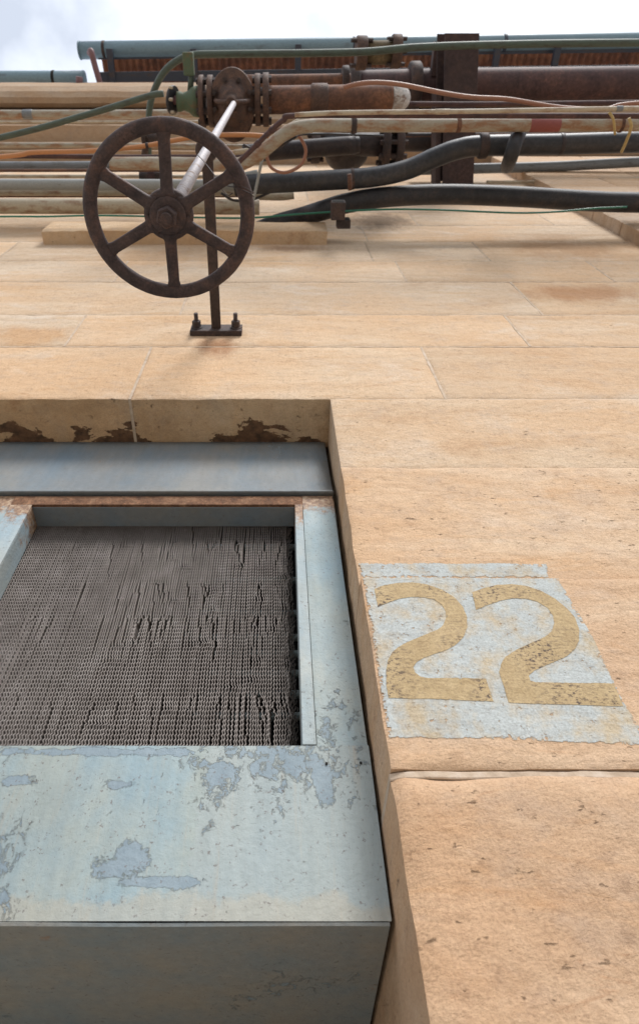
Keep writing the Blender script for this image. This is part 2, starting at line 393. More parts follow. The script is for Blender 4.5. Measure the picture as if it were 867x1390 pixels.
M['fin'] = k.out(fc, .6, None, .25)

def paint_mark(name, a, b, wear, dark=None, seed=0.0):
    k = NT(name)
    c = k.mix(k.noise(38, 6, .7), a, b)
    oc = k.ramp(k.noise(13, 6, .65, k.map(loc=(seed, 0, 0))), [(.45, 0.0), (.64, .75)])
    c = k.mix(oc, c, (.44, .33, .19))
    c = k.mix(.55, c, k.ramp(k.noise(28, 7, .78), [(.28, (.62, .56, .52)), (.46, (.97, .96, .95)), (.6, (1.04, 1.05, 1.05)), (.75, (1.22, 1.24, 1.25))]), 'MULTIPLY')
    c = k.mix(.6, c, k.ramp(k.noise(230, 3, .7), [(.3, (.66, .63, .61)), (.5, (1, 1, 1)), (.7, (1.25, 1.25, 1.25))]), 'MULTIPLY')
    if dark:
        dm = k.math('MULTIPLY', k.ramp(k.noise(95, 6, .7, k.map((1, 1, 1.8))), [(.52, 0.0), (.58, 1.0)]), k.ramp(k.noise(9, 4, .5, k.map(loc=(seed+2.2, 0, 1))), [(.42, 0.0), (.60, .9)]))
        c = k.mix(dm, c, dark)
    pit = k.noise(1.0, 4, .65, k.map((38, 38, 85)))
    pm = k.ramp(pit, [(.27, 1.0), (.345, 0.0)])
    c = k.mix(k.math('MULTIPLY', pm, .7), c, (.15, .10, .05))
    rip = k.noise(1.0, 5, .6, k.map((9, 9, 34))); fine = k.noise(150, 4, .65)
    h = k.math('ADD', k.math('MULTIPLY', fine, .5), k.math('MULTIPLY', rip, 1.1))
    an = k.math('ADD', k.noise(75, 8, .75, k.map(loc=(seed, 1, 4))), k.math('MULTIPLY', k.math('SUBTRACT', k.attr('fray'), 1.0), .10 if dark else .16))
    k.l(k.ramp(an, [(wear-.02, 0.0), (wear+.02, 1.0)]), k.b.inputs['Alpha'])
    return k.out(c, .85, k.bump(h, .6, .006), spec=.25)
M['whitemark'] = paint_mark('bluish_white_stencil_paint', (.46, .485, .475), (.36, .38, .37), .39)
M['ochremark'] = paint_mark('ochre_stencil_paint', (.46, .35, .20), (.34, .24, .125), .30, (.06, .045, .045), 3.0)
for mm in M.values(): mm.use_backface_culling = False

# ------------------------------------------------------------------ ground
g = MB(); g.add([(-150, -150, 0), (150, -150, 0), (150, 150, 0), (-150, 150, 0)], [(0, 1, 2, 3)])
k = NT('concrete_yard'); gm = k.out(k.ramp(k.noise(1.5, 8, .6), [(.3, (.26, .24, .21)), (.7, (.38, .35, .31))]), .9, k.bump(k.noise(40, 4), .3, .01))
go = g.build('ground', gm); go['kind'] = 'structure'

# ------------------------------------------------------------------ the sandstone wall
XE = .183                                                   # right edge of the recess
XL = -1.95                                                  # left edge of the recess (out of view)
WALL = thing('sandstone_wall', (0, 0, 0), 'tall wall of buff sandstone blocks with a deep recess and stepped cornice', 'wall')
stone = MB(); tints = []
def relief(x, H, amp):
    p = Vector((x, 0.0, H))
    r = .55*noise.noise(p*5.0)+.3*noise.noise(p*13.0+Vector((7, 0, 0)))+.15*noise.noise(p*31.0)
    return amp*r
def block(x0, x1, H0, H1, D, step, amp, thick=.42, tint=None, rnd_e=.007, soffit=False, side_amp=1.0, gap=.0026, rc=0.0):
    """ashlar block: gridded, softly rounded face, plain sides"""
    x0 += gap; x1 -= gap; H0 += gap; H1 -= gap
    nx = max(2, int((x1-x0)/step)); ny = max(2, int((H1-H0)/step))
    def ax(a, b, n):
        e = min(.012, (b-a)*.1)
        return [a, a+e*.25, a+e] + [a+e+(b-a-2*e)*i/n for i in range(1, n)] + [b-e, b-e*.25, b]
    xs = ax(x0, x1, nx); hs = ax(H0, H1, ny)
    vs = []; nX = len(xs); nH = len(hs)
    for hh in hs:
        for xx in xs:
            d = min(xx-x0, x1-xx, hh-H0, H1-hh)
            if rc and xx-x0 < rc and H1-hh < rc: d = rc-hypot(rc-(xx-x0), rc-(H1-hh))
            t = min(1.45, max(0.0, 1-d/(rnd_e*2)))
            wob = .35+.9*abs(noise.noise(Vector((xx*9, 3.3, hh*9))))
            off = rnd_e*wob*(t*t)
            jx = .0018*noise.noise(Vector((xx*2, 9, hh*14)))*step/.01 if step < .02 else 0
            # edges wander a little
            vs.append(W(xx+(jx if (xx-x0 < .001 or x1-xx < .001) else 0), D-relief(xx, hh, amp)+off, hh))
    fs = []
    for j in range(nH-1):
        for i in range(nX-1):
            a = j*nX+i; fs.append((a, a+1, a+1+nX, a+nX))
    nf0 = len(stone.f)
    stone.add(vs, fs, True)
    # sides: ring of border vertices extruded back
    o = len(stone.v)-len(vs)
    ring = [i for i in range(nX)] + [j*nX+nX-1 for j in range(1, nH)] + [(nH-1)*nX+i for i in range(nX-2, -1, -1)] + [j*nX for j in range(nH-2, 0, -1)]
    back = []; steps = 5
    sv = []; m = len(ring)
    for q in range(steps+1):
        t = q/steps
        for r in ring:
            p = vs[r].copy(); p.y = p.y + (D-1+thick-p.y)*t**1.5 if q < steps else D-1+thick
            if 0 < q < steps:
                nvec = noise.noise_vector(p*7.0)*.0016*side_amp; p.x += nvec.x; p.z += nvec.z
            sv.append(p)
    sf = []; smi = []
    for q in range(steps):
        for r in range(m):
            r2 = (r+1) % m; sf.append((q*m+r, (q+1)*m+r, (q+1)*m+r2, q*m+r2))
            smi.append(1 if (soffit and r < nX-1) else 0)
    o = len(stone.v); stone.v += sv
    for f_, mi_ in zip(sf, smi): stone.f.append(tuple(i+o for i in f_)); stone.sm.append(False); stone.mi.append(mi_)
    if tint is None:
        a = rnd.uniform(.93, 1.07); q_ = rnd.uniform(-.055, .03); tint = (a*1.01, a*(1+q_), a*(1+2.2*q_))
    tints.append((nf0, len(stone.f), tint))

mort = MB()
def course(H0, H1, joints, xa, xb, D=1.0, step=.03, amp=.003, tint=None, mg=.0, **kw):
    xs = [xa]+[j for j in joints if xa+.05 < j < xb-.05]+[xb]
    for a, b in zip(xs[:-1], xs[1:]):
        block(a, b, H0, H1, D, step, amp, tint=tint(a) if tint else None, **kw)
        if b < xb: mort.box(W(b-.005, D+.0014, H0), W(b+.005, D+.3, H1))
XR, XW = 6.5, -6.0
PINK = lambda a: (.96, .86, .785)
PINK2 = lambda a: (.91, .79, .705)
Hp = HY(783, .967); Hb = HY(1047, .965)                      # top and bottom of the painted course
# lowest courses (below the camera's view they keep going down to the ground)
course(.08, Hb-.006, [1.45, 3.0, 4.6], XE-.002, XR, .958, .010, .007, PINK2, thick=.66, rnd_e=.020, rc=.05)
course(Hb+.004, Hp, [1.9, 3.3, 5.2], XE, XR, .967, .009, .0055, PINK, rnd_e=.006)
course(Hp, HY(637), [1.35, 2.9, 4.4], XE, XR, .99, .016, .0035, lambda a: (1.0, .915, .845))
course(HY(637), HY(541), [2.1, 3.6, 5.1], XE, XR, .998, .02, .003)
hq = -1.25
for Ha, Hc in ((-1.3, -.86), (-.86, -.40), (-.40, .08)):
    course(Ha, Hc, [.95+.5*math.sin(Ha*9), 2.4, 4.2], XE, XR, .965, .05, .005)
    course(Ha, Hc, [-3.3, -4.6], XW, XL, 1.0, .06, .005)
for Ha, Hc, jj in ((.08, Hb, [-3.0, -4.5]), (Hb, Hp, [-2.6, -4.0]), (Hp, HY(637), [-3.2, -4.9]), (HY(637), HY(541), [-2.8, -4.3])):
    course(Ha, Hc, jj, XW, XL, 1.0, .06, .004)
HL = HY(541)
rows = [(HL, HY(470), [XP(587, 503), XP(176, 541)-.0, -2.4, -3.9, 2.3, 3.9]),
        (HY(470), HY(427), [XP(98, 455), XP(700, 447), -2.7, 3.2]),
        (HY(427), HY(382), [XP(247, 419), XP(715, 405), -1.75, 2.2, -3.3]),
        (HY(382), HY(354), [XP(545, 370), XP(154, 383), 1.75, -2.2]),
        (HY(354), HY(328), [XP(652, 340), XP(290, 340), -1.6, .55]),
        (HY(328), HY(306), [XP(494, 316), XP(840, 316), -.6, -2.2]),
        (HY(306), HY(288), [XP(560, 296), 1.9, -.9]),
        ]
hh = HY(288); s_ = 0
while hh < 7.25:
    rows.append((hh, min(7.3, hh+.42), [x+.6*(s_ % 2)+rnd.uniform(-.2, .2) for x in (-4.5, -3, -1.6, -.2, 1.1, 2.4, 3.7)])); hh += .42; s_ += 1
for i, (a, b, jj) in enumerate(rows):
    jj = sorted(jj)
    course(a, b, jj, XW, XR, 1.0+rnd.uniform(-.0012, .0012), .028 if i < 3 else .05, .003, soffit=(i == 0), thick=.42)
    if i: mort.box(W(XW, 1.0022, a-.004), W(XR, 1.30, a+.004))
    else: mort.box(W(XE+.01, 1.0028, a-.003), W(XR, 1.30, a+.003))
_n = 260; _v = []
for i in range(_n+1):
    x = XE+.0005+(2.2-XE)*i/_n; q = noise.noise(Vector((x*25, 1, 1)))*.0018+noise.noise(Vector((x*130, 1, 1)))*.0012; q2 = noise.noise(Vector((x*11, 4, 1)))*.0022; e = .008*max(0, 1-i/5)**2
    for (D, dh) in ((1.2, -.009), (.9735+e+q2, -.0075+q), (.9722+e+q2, -.0055+q), (.9718+e+q2, .003+q), (.973+e+q2, .0045+q), (1.2, .007)): _v.append(W(x, D, Hb+dh))
mort.add(_v, [(i*6+j, (i+1)*6+j, (i+1)*6+j+1, i*6+j+1) for i in range(_n) for j in range(5)]+[(0, 1, 2, 3, 4, 5)], False)
mort.box(W(XE+.008, .984, Hp-.003), W(XR, 1.2, Hp+.006))
mort.box(W(XE+.004, 1.0008, HY(637)-.002), W(XR, 1.2, HY(637)+.002))
so = stone.build('ashlar_face', [M['stone'], M['soffit']], WALL, fix=False)
ca = so.data.color_attributes.new('tint', 'FLOAT_COLOR', 'CORNER')
for (f0, f1, t) in tints:
    for pi_ in range(f0, f1):
        for li in so.data.polygons[pi_].loop_indices: ca.data[li].color = (*t, 1)
def whiten(o, t=(1, 1, 1)):
    ca = o.data.color_attributes.new('tint', 'FLOAT_COLOR', 'CORNER')
    for d in ca.data: d.color = (*t, 1)
mort.build('mortar_joint', M['mortar'], WALL)
# solid core behind the blocks, so no light leaks through
core = MB()
core.box((XL-4.0, .30, 0), (XL, .9, HL+CAMZ)); core.box((XE+.01, .30, 0), (XR, .9, HL+CAMZ)); core.box((XW, .30, HL+CAMZ+.01), (XR, .9, 8.6+CAMZ))
core.box((XL, .66, 0), (XE+.01, .9, HL+CAMZ))
c_ = core.build('wall_core', M['stone'], WALL); whiten(c_)
# cornice mouldings
def DH(y, H): return (H/tan(elev(y)), H)
prof = [(1.05, 7.3), DH(205, 7.3), DH(203.5, 7.42), DH(194, 7.42), DH(192, 7.55), DH(170, 7.60), DH(168.5, 7.85), DH(162, 7.85), DH(160, 7.9),
        DH(158, 7.93), DH(154, 7.95), DH(150, 8.02), DH(148, 8.15), DH(146, 8.08), DH(140, 8.02), DH(132, 8.02), DH(124, 8.08), DH(117, 8.2), DH(113.5, 8.38), DH(112, 8.6), (.6, 8.75), (1.05, 8.8)]
cm = MB(); cm.sweep(prof, XW, XR, 60, True, False, .006)
co = cm.build('cornice', M['stone'], WALL); whiten(co, (.68, .64, .62))
# projecting pier on the right
pier = MB(); Xp = XP(867, 335)
stone_save = stone; stone = MB(); tints = []
a = -1.3; i = 0
while a < 7.2:
    b = min(7.28, a+.43); xs = [Xp, Xp+.55+.35*(i % 2), Xp+1.6+.3*(i % 2), XR-.2]
    for x0, x1 in zip(xs[:-1], xs[1:]): block(x0, x1, a, b, .918, .06, .003, thick=.09, rnd_e=.01, gap=.004)
    a = b; i += 1
po = stone.build('pier', [M['stone'], M['soffit']], WALL, fix=False)
ca = po.data.color_attributes.new('tint', 'FLOAT_COLOR', 'CORNER')
for (f0, f1, t) in tints:
    for pi_ in range(f0, f1):
        for li in po.data.polygons[pi_].loop_indices: ca.data[li].color = (t[0]*.97, t[1]*.95, t[2]*.95, 1)
pm_ = MB(); pm_.box(W(Xp+.012, .926, -1.3), W(XR-.25, .999, 7.27)); pm_.build('mortar_bed', M['mortar'], WALL)
# projecting stone ledge below the pipes
stone = MB(); tints = []
HLd = HY(332); Dl = HLd/tan(elev(312)); Hlt = HY(300, Dl)
block(atH(55, 312, HLd).x, atH(445, 312, HLd).x, HLd, Hlt, Dl, .03, .006, thick=1.02-Dl, rnd_e=.014, tint=(1, .93, .86))
lo = stone.build('stone_ledge', M['stone'], WALL, fix=False); whiten(lo, (.98, .92, .84))

# ------------------------------------------------------------------ metal frame in the recess
DF = 1.12
FR = thing('intake_frame', W(-.35, DF, HY(1252, DF)), 'pale blue painted metal frame with flaking paint, set in the stone recess', 'window frame')
Ht = HY(673, DF); Hi = HY(686, DF); Hs = HY(1014, DF); Hbm = HY(1252, DF)
# head: slightly hollow channel
n = 12; hp = []
for i in range(n+1):
    t = i/n; D = 1.108+.064*(t**.5); hp.append((D, HY(668, 1.110)+(HL-.003-HY(668, 1.110))*t))
hb = MB(); hb.sweep([(1.118, hp[0][1])]+hp+[(1.30, hp[-1][1]), (1.30, hp[0][1]+.01), (1.14, hp[0][1]+.004)], XL+.01, XE-.010, 40, True, True)
hb.build('head_panel', M['headm'], FR)
lip = MB(); lip.box(W(XL+.01, 1.104, hp[0][1]-.004), W(XE-.014, 1.113, hp[0][1]+.004)); lip.build('drip_edge', M['headm'], FR, .0012)
Xjo, Xji, Xai = .1745, .0785, .0525
jb = MB()
def quadprism(mb, pts, D0, D1):
    vs = [W(x, D0, h) for x, h in pts]+[W(x, D1, h) for x, h in pts]
    m = len(pts); mb.add(vs, [tuple(range(m)), tuple(reversed(range(m, 2*m)))]+[(i, i+m, (i+1) % m+m, (i+1) % m) for i in range(m)])
quadprism(jb, [(Xji, Hs+.001), (Xjo+.002, Hs+.001), (Xjo-.006, Ht), (Xji-.001, Ht)], DF, DF+.006)
jb.box(W(Xjo-.006, DF+.0062, Hs), W(Xjo-.002, DF+.16, Ht-.01))
jb.build('jamb_plate', M['frame'], FR, .001)
XA0, XA1 = -.784, -.719
lb = MB(); quadprism(lb, [(XL+.01, Hs+.001), (XA0, Hs+.001), (XA0, Ht), (XL+.01, Ht)], DF+.001, DF+.007)
lb.build('side_panel', M['frame'], FR, .001)
# inner angle frame: rusty head strip, left and right legs with returns
an = MB()
an.box(W(XA0+.001, DF-.003, Hi), W(Xji-.001, DF+.003, Ht-.006)); an.box(W(XA1-.003, DF+.0032, Hi), W(Xai+.003, DF+.075, Hi+.004))
a_ = an.build('angle_head', [M['anglerust']], FR, .001)
# the return of the head is blue paint
rt = MB(); rt.box(W(XA1-.001, DF+.006, Hi-.0035), W(Xai+.001, DF+.076, Hi-.0005)); rt.build('head_return', M['headm'], FR)
ar = MB(); quadprism(ar, [(Xai-.002, Hs+.002), (Xji-.001, Hs+.002), (Xji-.002, Hi-.001), (Xai+.002, Hi-.001)], DF-.005, DF+.0)
quadprism(ar, [(Xai-.002, Hs+.002), (Xai+.003, Hs+.002), (Xai+.007, Hi-.004), (Xai+.002, Hi-.004)], DF+.0005, DF+.075)
ar.build('angle_leg', M['anglem'], FR, .0016)
al = MB(); al.box(W(XA0+.001, DF-.004, Hs+.002), W(XA1, DF+.001, Hi-.001)); al.box(W(XA1-.004, DF+.0015, Hs+.002), W(XA1, DF+.075, Hi-.004))
al.build('angle_leg', M['anglem'], FR, .0016)
# sill box: gridded face, underside, top lip
sb = MB(); nx, nh = 90, 26
vs = []
for j in range(nh+1):
    for i in range(nx+1):
        x = XL+.01+(Xjo+.003-XL-.01)*i/nx; h = Hbm+(Hs-Hbm)*j/nh
        vs.append(W(x, DF-.004-.0025*noise.noise(Vector((x*2.2, 0, h*4)))+.006*(1-min(1, j/1.0))*0, h))
sb.add(vs, [(j*(nx+1)+i, j*(nx+1)+i+1, (j+1)*(nx+1)+i+1, (j+1)*(nx+1)+i) for j in range(nh) for i in range(nx)], True)
sb.build('sill_face', M['sillm'], FR)
st = MB(); st.box(W(XL+.01, DF-.001, Hs-.006), W(Xjo+.003, DF+.07, Hs-.001)); st.box(W(Xjo-.002, DF, Hbm+.003), W(Xjo+.002, DF+.16, Hs-.007))
st.build('sill_top', M['sillm'], FR, .001)
ub = MB(); ub.sweep([(DF-.003, Hbm-.002), (DF-.002, Hbm-.001), (DF+.47, Hbm-.012), (DF+.47, Hbm-.016), (DF-.001, Hbm-.006)], XL+.01, Xjo+.001, 30, True, False, .002)
ub.build('sill_underside', M['under'], FR)
for (px, py) in ((443, 1037), (489.5, 1036)):
    sc_ = MB(); p = atD(px, py, DF-.005); sc_.disc(p, (0, 1, 0), .0024, .005, 12); sc_.build('screw_hole', M['dark'], FR)  # solid dark disc, its colour stands for the shade inside the hole
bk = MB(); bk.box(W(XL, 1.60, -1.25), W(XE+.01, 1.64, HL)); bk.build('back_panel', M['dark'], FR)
lw = MB(); lw.box(W(XL+.01, 1.54, -1.25), W(XE-.004, 1.58, Hbm-.018)); lw.build('lower_panel', M['under'], FR)

# ------------------------------------------------------------------ finned coil behind the frame
DC = 1.195
CO = thing('finned_coil', W(-.33, DC, Hs-.03), 'grey-brown cooling coil of thin wavy fins, bent and crushed at the right edge', 'radiator')
fins = MB(); r3 = random.Random(11)
H0c, H1c = Hs-.03, Hi+.02
pitch = .0064; per = .0118; nF = int((Xai-.012-XA1-.0+.02)/pitch)
NS = int((H1c-H0c)/per*6)
bands = [HY(835, DC), HY(735, DC), HY(940, DC), HY(790, DC)]
XF1 = Xai-.017; nF = int((XF1-XA1)/pitch)+1
gaps = []; folds = []
for i in range(135):
    x = r3.triangular(XA1, XF1, XF1-.005); b = r3.choice(bands+[H1c-.02, bands[0], bands[0], H0c+.19]); ln = r3.uniform(.03, .20)
    gaps.append((x, b+r3.uniform(-.004, .004), ln, r3.uniform(.0008, .0028), r3.uniform(.010, .026), r3.uniform(-.02, .02)))
for i in range(26):
    folds.append((r3.triangular(XA1+.15, XF1, XF1-.1), r3.uniform(H0c+.05, H1c-.05), r3.uniform(.012, .03), r3.uniform(.006, .016)))
for i in range(nF):
    x0 = XA1+.002+i*pitch
    vs = []; edge = max(0.0, 1-(XF1-x0)/.035)
    ph = r3.uniform(-.12, .12); jit = r3.uniform(-.0005, .0005)
    for j in range(NS+1):
        h = H0c+(H1c-H0c)*j/NS
        tri = abs(((h/per+ph) % 1)*2-1)*2-1
        dx = .0013*tri+jit+.0012*noise.noise(Vector((x0*40, 4, h*9)))
        dd = .0011*tri+.0012*noise.noise(Vector((x0*30, 8, h*22)))
        for (cx, ct, ln, am, wd, sl) in gaps:
            if ct-ln < h < ct:
                cc = cx+sl*(ct-h)/ln*1.2; q = (x0-cc)/wd
                if abs(q) < 1:
                    t = (ct-h)/ln
                    dx += (1 if q > 0 else -1)*am*(1-abs(q))*min(1, t*7)**.5*(1-t)**.6
        for (cx, ch, sx_, sz_) in folds:
            q = ((x0-cx)/sx_)**2+((h-ch)/sz_)**2
            if q < 4: dx += .004*math.exp(-q*1.5); dd -= .0015*math.exp(-q*1.5)
        if edge > 0:
            dx += edge*(.007*noise.noise(Vector((x0*40, 2, h*26)))-.005*edge)
            dd += edge*.008*abs(noise.noise(Vector((x0*50, 5, h*35))))
        vs += [W(x0+dx, DC+dd, h), W(x0+dx+.0019, DC+dd+.0007, h), W(x0+dx+.0030, DC+dd+.0045, h), W(x0+dx*.4+.003, DC+.022, h)]
    fs = []
    for j in range(NS):
        a = j*4
        for q in range(3): fs.append((a+q, a+q+1, a+q+5, a+q+4))
    fins.add(vs, fs, False)
fins.build('fin_pack', M['fin'], CO, fix=False)
for y in (745, 790, 835, 868, 890, 917, 945, 975):
    t = MB(); h = HY(y, DC+.04); t.tube([W(XA1-.02, DC+.034, h), W(Xai+.02, DC+.034, h)], .0095, 14); t.build('coil_tube', M['coppertube'], CO)
# crumpled strips where the fin ends have torn away
cs = MB()
for q in range(7):
    pts = []; x = XF1-.004+q*.0018
    n_ = 90
    for j in range(n_+1):
        h = H0c+(H1c-H0c)*j/n_
        pts.append(W(x+.006*noise.noise(Vector((q*5.1, h*30, 1)))+.003*sin(h*260+q), DC+.002+.008*noise.noise(Vector((h*24, q*3.3, 2))), h))
    vs = []; fs = []
    for p in pts: vs += [p, p+Vector((.0018, .003, 0))]
    for j in range(n_): fs.append((2*j, 2*j+1, 2*j+3, 2*j+2))
    cs.add(vs, fs, False)
cs.build('torn_fin_edge', M['fin'], CO, fix=False)
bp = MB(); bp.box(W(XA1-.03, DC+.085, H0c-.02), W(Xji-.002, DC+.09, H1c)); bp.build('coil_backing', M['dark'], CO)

# ------------------------------------------------------------------ the painted number
DP = .967; DP2 = .99
def on_face(pt, D, amp, off):
    X, H = pt; return W(X, D-relief(X, H, amp)-off, H)
def to_xh(px, py, D):
    p = atD(px, py, D); return (p.x, p.z-CAMZ)
def densify(poly, step=.004, jit=.0012, seed=0):
    out = []
    n = len(poly)
    for i in range(n):
        a, b = Vector(poly[i]).to_2d(), Vector(poly[(i+1) % n]).to_2d(); m = max(1, int((b-a).length/step))
        for k_ in range(m):
            p = a+(b-a)*k_/m
            nn = noise.noise_vector(Vector((p.x*160, p.y*160, seed)))+.8*noise.noise_vector(Vector((p.x*45, p.y*45, seed)))
            out.append((p.x+nn.x*jit, p.y+nn.y*jit))
    return out
def sheet(name, poly, D, amp, off, mat, parent, step=.009, jit=.0012, xmin=None):
    poly = densify(poly, .0035, jit)
    if xmin is not None: poly = [(max(x, xmin), y) for x, y in poly]
    xs = [p[0] for p in poly]; ys = [p[1] for p in poly]
    def inside(x, y):
        c = False; j = len(poly)-1
        for i in range(len(poly)):
            xi, yi = poly[i]; xj, yj = poly[j]
            if (yi > y) != (yj > y) and x < (xj-xi)*(y-yi)/(yj-yi)+xi: c = not c
            j = i
        return c
    pts = [Vector(p) for p in poly]; n = len(pts)
    x = min(xs)
    while x < max(xs):
        y = min(ys)
        while y < max(ys):
            if inside(x, y): pts.append(Vector((x, y)))
            y += step
        x += step
    vo, eo, fo, *_ = delaunay_2d_cdt(pts, [], [list(range(n))], 1, 1e-5)
    mb = MB(); mb.add([on_face(v, D, amp, off) for v in vo], [tuple(reversed(f)) for f in fo], True)
    o = mb.build(name, mat, parent, fix=False)
    # make it face outwards
    me = o.data
    if sum(p.normal.y for p in me.polygons) > 0: me.flip_normals()
    fa = me.color_attributes.new('fray', 'FLOAT_COLOR', 'POINT')
    for i in range(len(me.vertices)): v_ = 0.0 if i < n else 1.0; fa.data[i].color = (v_, v_, v_, 1)
    return o
NUM = thing('painted_number', W(.45, DP, HY(1003, DP)), 'number 22 stencilled in ochre on a bluish white painted patch on the stone', 'house number')
back = [(489.5, 783), (757, 784.5), (770, 808), (786.6, 836), (810, 878), (828.5, 917.6), (847, 954), (867, 986), (880, 1012), (740, 1006), (640, 1001.5), (522.5, 1001.5)]
sheet('white_patch', [to_xh(x, y, DP) for x, y in back], DP, .0055, .0008, M['whitemark'], NUM, xmin=XE+.007)
strip = [(484.5, 764), (600, 765), (741, 765.5), (746, 784), (600, 784), (488, 784)]
sheet('white_strip', [to_xh(x, y, DP2) for x, y in strip], DP2, .0035, .0008, M['whitemark'], NUM, xmin=XE+.007)
d1 = [(120,218),(180,192),(260,180),(340,178),(430,190),(520,222),(590,268),(640,320),(665,380),(665,440),(645,500),(600,545),(540,580),(470,605),(410,625),(370,650),(350,680),(360,710),(390,735),(440,745),(775,745),(820,878),(205,858),(190,780),(190,700),(200,640),(220,600),(260,560),(330,525),(420,490),(490,462),(525,430),(540,390),(538,350),(515,310),(470,280),(410,268),(340,265),(270,275),(200,300),(140,325)]
d2 = [(0,208),(60,185),(130,168),(210,165),(290,175),(360,200),(430,240),(490,290),(530,340),(553,400),(553,460),(535,500),(490,540),(430,565),(370,590),(325,612),(295,640),(300,665),(330,674),(735,680),(785,797),(190,778),(160,680),(140,620),(150,580),(175,540),(230,505),(310,470),(380,440),(415,410),(425,370),(418,330),(390,290),(340,258),(280,242),(210,240),(150,250),(80,275),(20,300)]
def dense_px(pts, ox, oy, s): return [to_xh(ox+x/s, oy+y/s, DP) for x, y in pts]
sheet('digit', dense_px(d1, 480, 750, 4.335), DP, .0055, .0015, M['ochremark'], NUM, jit=.0006)
sheet('digit', dense_px(d2, 640, 750, 3.819), DP, .0055, .0015, M['ochremark'], NUM, jit=.0006)

# ------------------------------------------------------------------ handwheel, stem, bracket
HWH = 1.40; WX = XP(230, 290, 1)*0 + atH(230, 290, HWH).x; WD = atH(230, 290, HWH).y+1
wc = W(WX, WD, HWH)
HW = thing('handwheel', wc, 'rusty six-spoked iron handwheel hanging under a white stem, wire round its rim', 'handwheel')
R, rr = .1615, .0150
rim = MB(); seg = 96; ms = 16; vs = []; fs = []
for i in range(seg):
    a = 2*pi*i/seg
    for j in range(ms):
        b = 2*pi*j/ms; er = rr*cos(b); ez = rr*.82*sin(b)
        q = noise.noise(Vector((cos(a)*14, sin(a)*14, b*1.5)))*.0007
        vs.append(wc+Vector(((R+er+q)*cos(a), (R+er+q)*sin(a), ez)))
for i in range(seg):
    for j in range(ms):
        fs.append((i*ms+j, ((i+1) % seg)*ms+j, ((i+1) % seg)*ms+(j+1) % ms, i*ms+(j+1) % ms))
rim.add(vs, fs, True); rim.build('rim', M['cast'], HW)
for s in range(6):
    a = radians(91+60*s); dr = Vector((cos(a), sin(a), 0)); tr = Vector((-sin(a), cos(a), 0)); up = Vector((0, 0, 1))
    sp = MB(); vs = []; n_ = 14; m = 12
    for i in range(n_+1):
        t = i/n_; r_ = .034+(R-rr*.45-.034)*t
        wd = .0128-.0008*t + .014*max(0, 1-t/.16)**2 + .010*max(0, (t-.86)/.14)**2
        th = .0100-.002*t+.003*max(0, 1-t/.2)
        for j in range(m):
            b = 2*pi*j/m; cx, cz = cos(b), sin(b)
            ex = abs(cx)**.6*(1 if cx >= 0 else -1)*wd; ez = abs(cz)**.6*(1 if cz >= 0 else -1)*th
            vs.append(wc+dr*r_+tr*ex+up*(ez-.010*(1-t)))
    fs = [(i*m+j, (i+1)*m+j, (i+1)*m+(j+1) % m, i*m+(j+1) % m) for i in range(n_) for j in range(m)]
    fs += [tuple(range(m)), tuple(n_*m+j for j in reversed(range(m)))]
    sp.add(vs, fs, True); sp.build('spoke', M['cast'], HW)
hub = MB(); hub.lathe(wc, (0, 0, -1), [(-.012, .047), (.004, .051), (.012, .050), (.016, .046), (.0165, .040), (.0185, .038), (.0235, .037), (.0255, .033), (.026, .020)], 48)
hub.build('hub', M['cast'], HW)
nut = MB(); nc = wc+Vector((0, 0, -.034)); nut.tube([nc+Vector((0, 0, .012)), nc+Vector((0, 0, -.006)), nc+Vector((0, 0, -.010))], .0225, 6, True, [.0225, .0225, .0195], False, .35)
no = nut.build('hub_nut', M['cast'], HW, .0012)
tp = MB(); tp.disc(nc+Vector((0, 0, -.013)), (0, 0, 1), .0118, .010, 20); tp.build('stem_tip', M['cast'], HW)
vb = atH(317, 141, 4.42)                                   # where the stem enters the valve
ringc = atH(281, 203, 2.42)
stem = MB(); a0 = wc+Vector((0, 0, .02)); stem.tube([a0, ringc, vb], .016, 20, True, [.0155, .0160, .0165]); stem.build('stem', M['white_steel'], HW)
hb_ = MB(); hb_.disc(wc+Vector((0, 0, .028)), (0, 0, 1), .026, .035, 24); hb_.build('hub_boss', M['cast'], HW)

HB = HY(453)
BR = thing('stem_bracket', W(XP(294, 453), 1.0, HB), 'rusty flat-bar bracket bolted to the wall, carrying the stem guide ring', 'bracket')
bx = XP(294, 453)
pl = MB(); pl.box(W(bx-.108, .975, HB-.032), W(bx+.108, .9985, HB+.045)); pl.build('base_plate', M['castdk'], BR, .003)
pb = MB(); vs = []
e1 = ringc+Vector((0, .015, 0)); b0 = W(bx, .976, HB+.004)
tdir = (e1-b0).normalized(); sx = Vector((1, 0, 0)); sz = tdir.cross(sx).normalized()
for p in (b0, b0+(e1-b0)*.5, e1):
    for (u, v) in ((-1, -1), (1, -1), (1, 1), (-1, 1)): vs.append(p+sx*u*.0195+sz*v*.006)
pb.add(vs, [(0, 1, 2, 3), (8, 11, 10, 9)]+[(i*4+j, i*4+(j+1) % 4, (i+1)*4+(j+1) % 4, (i+1)*4+j) for i in range(2) for j in range(4)])
pb.build('post', M['castdk'], BR, .0015)
rg = MB(); rg.lathe(ringc, (0, 0, 1), [(-.02, .020), (-.02, .033), (-.016, .038), (.016, .038), (.02, .033), (.02, .020)], 32); rg.build('guide_ring', M['castdk'], BR)
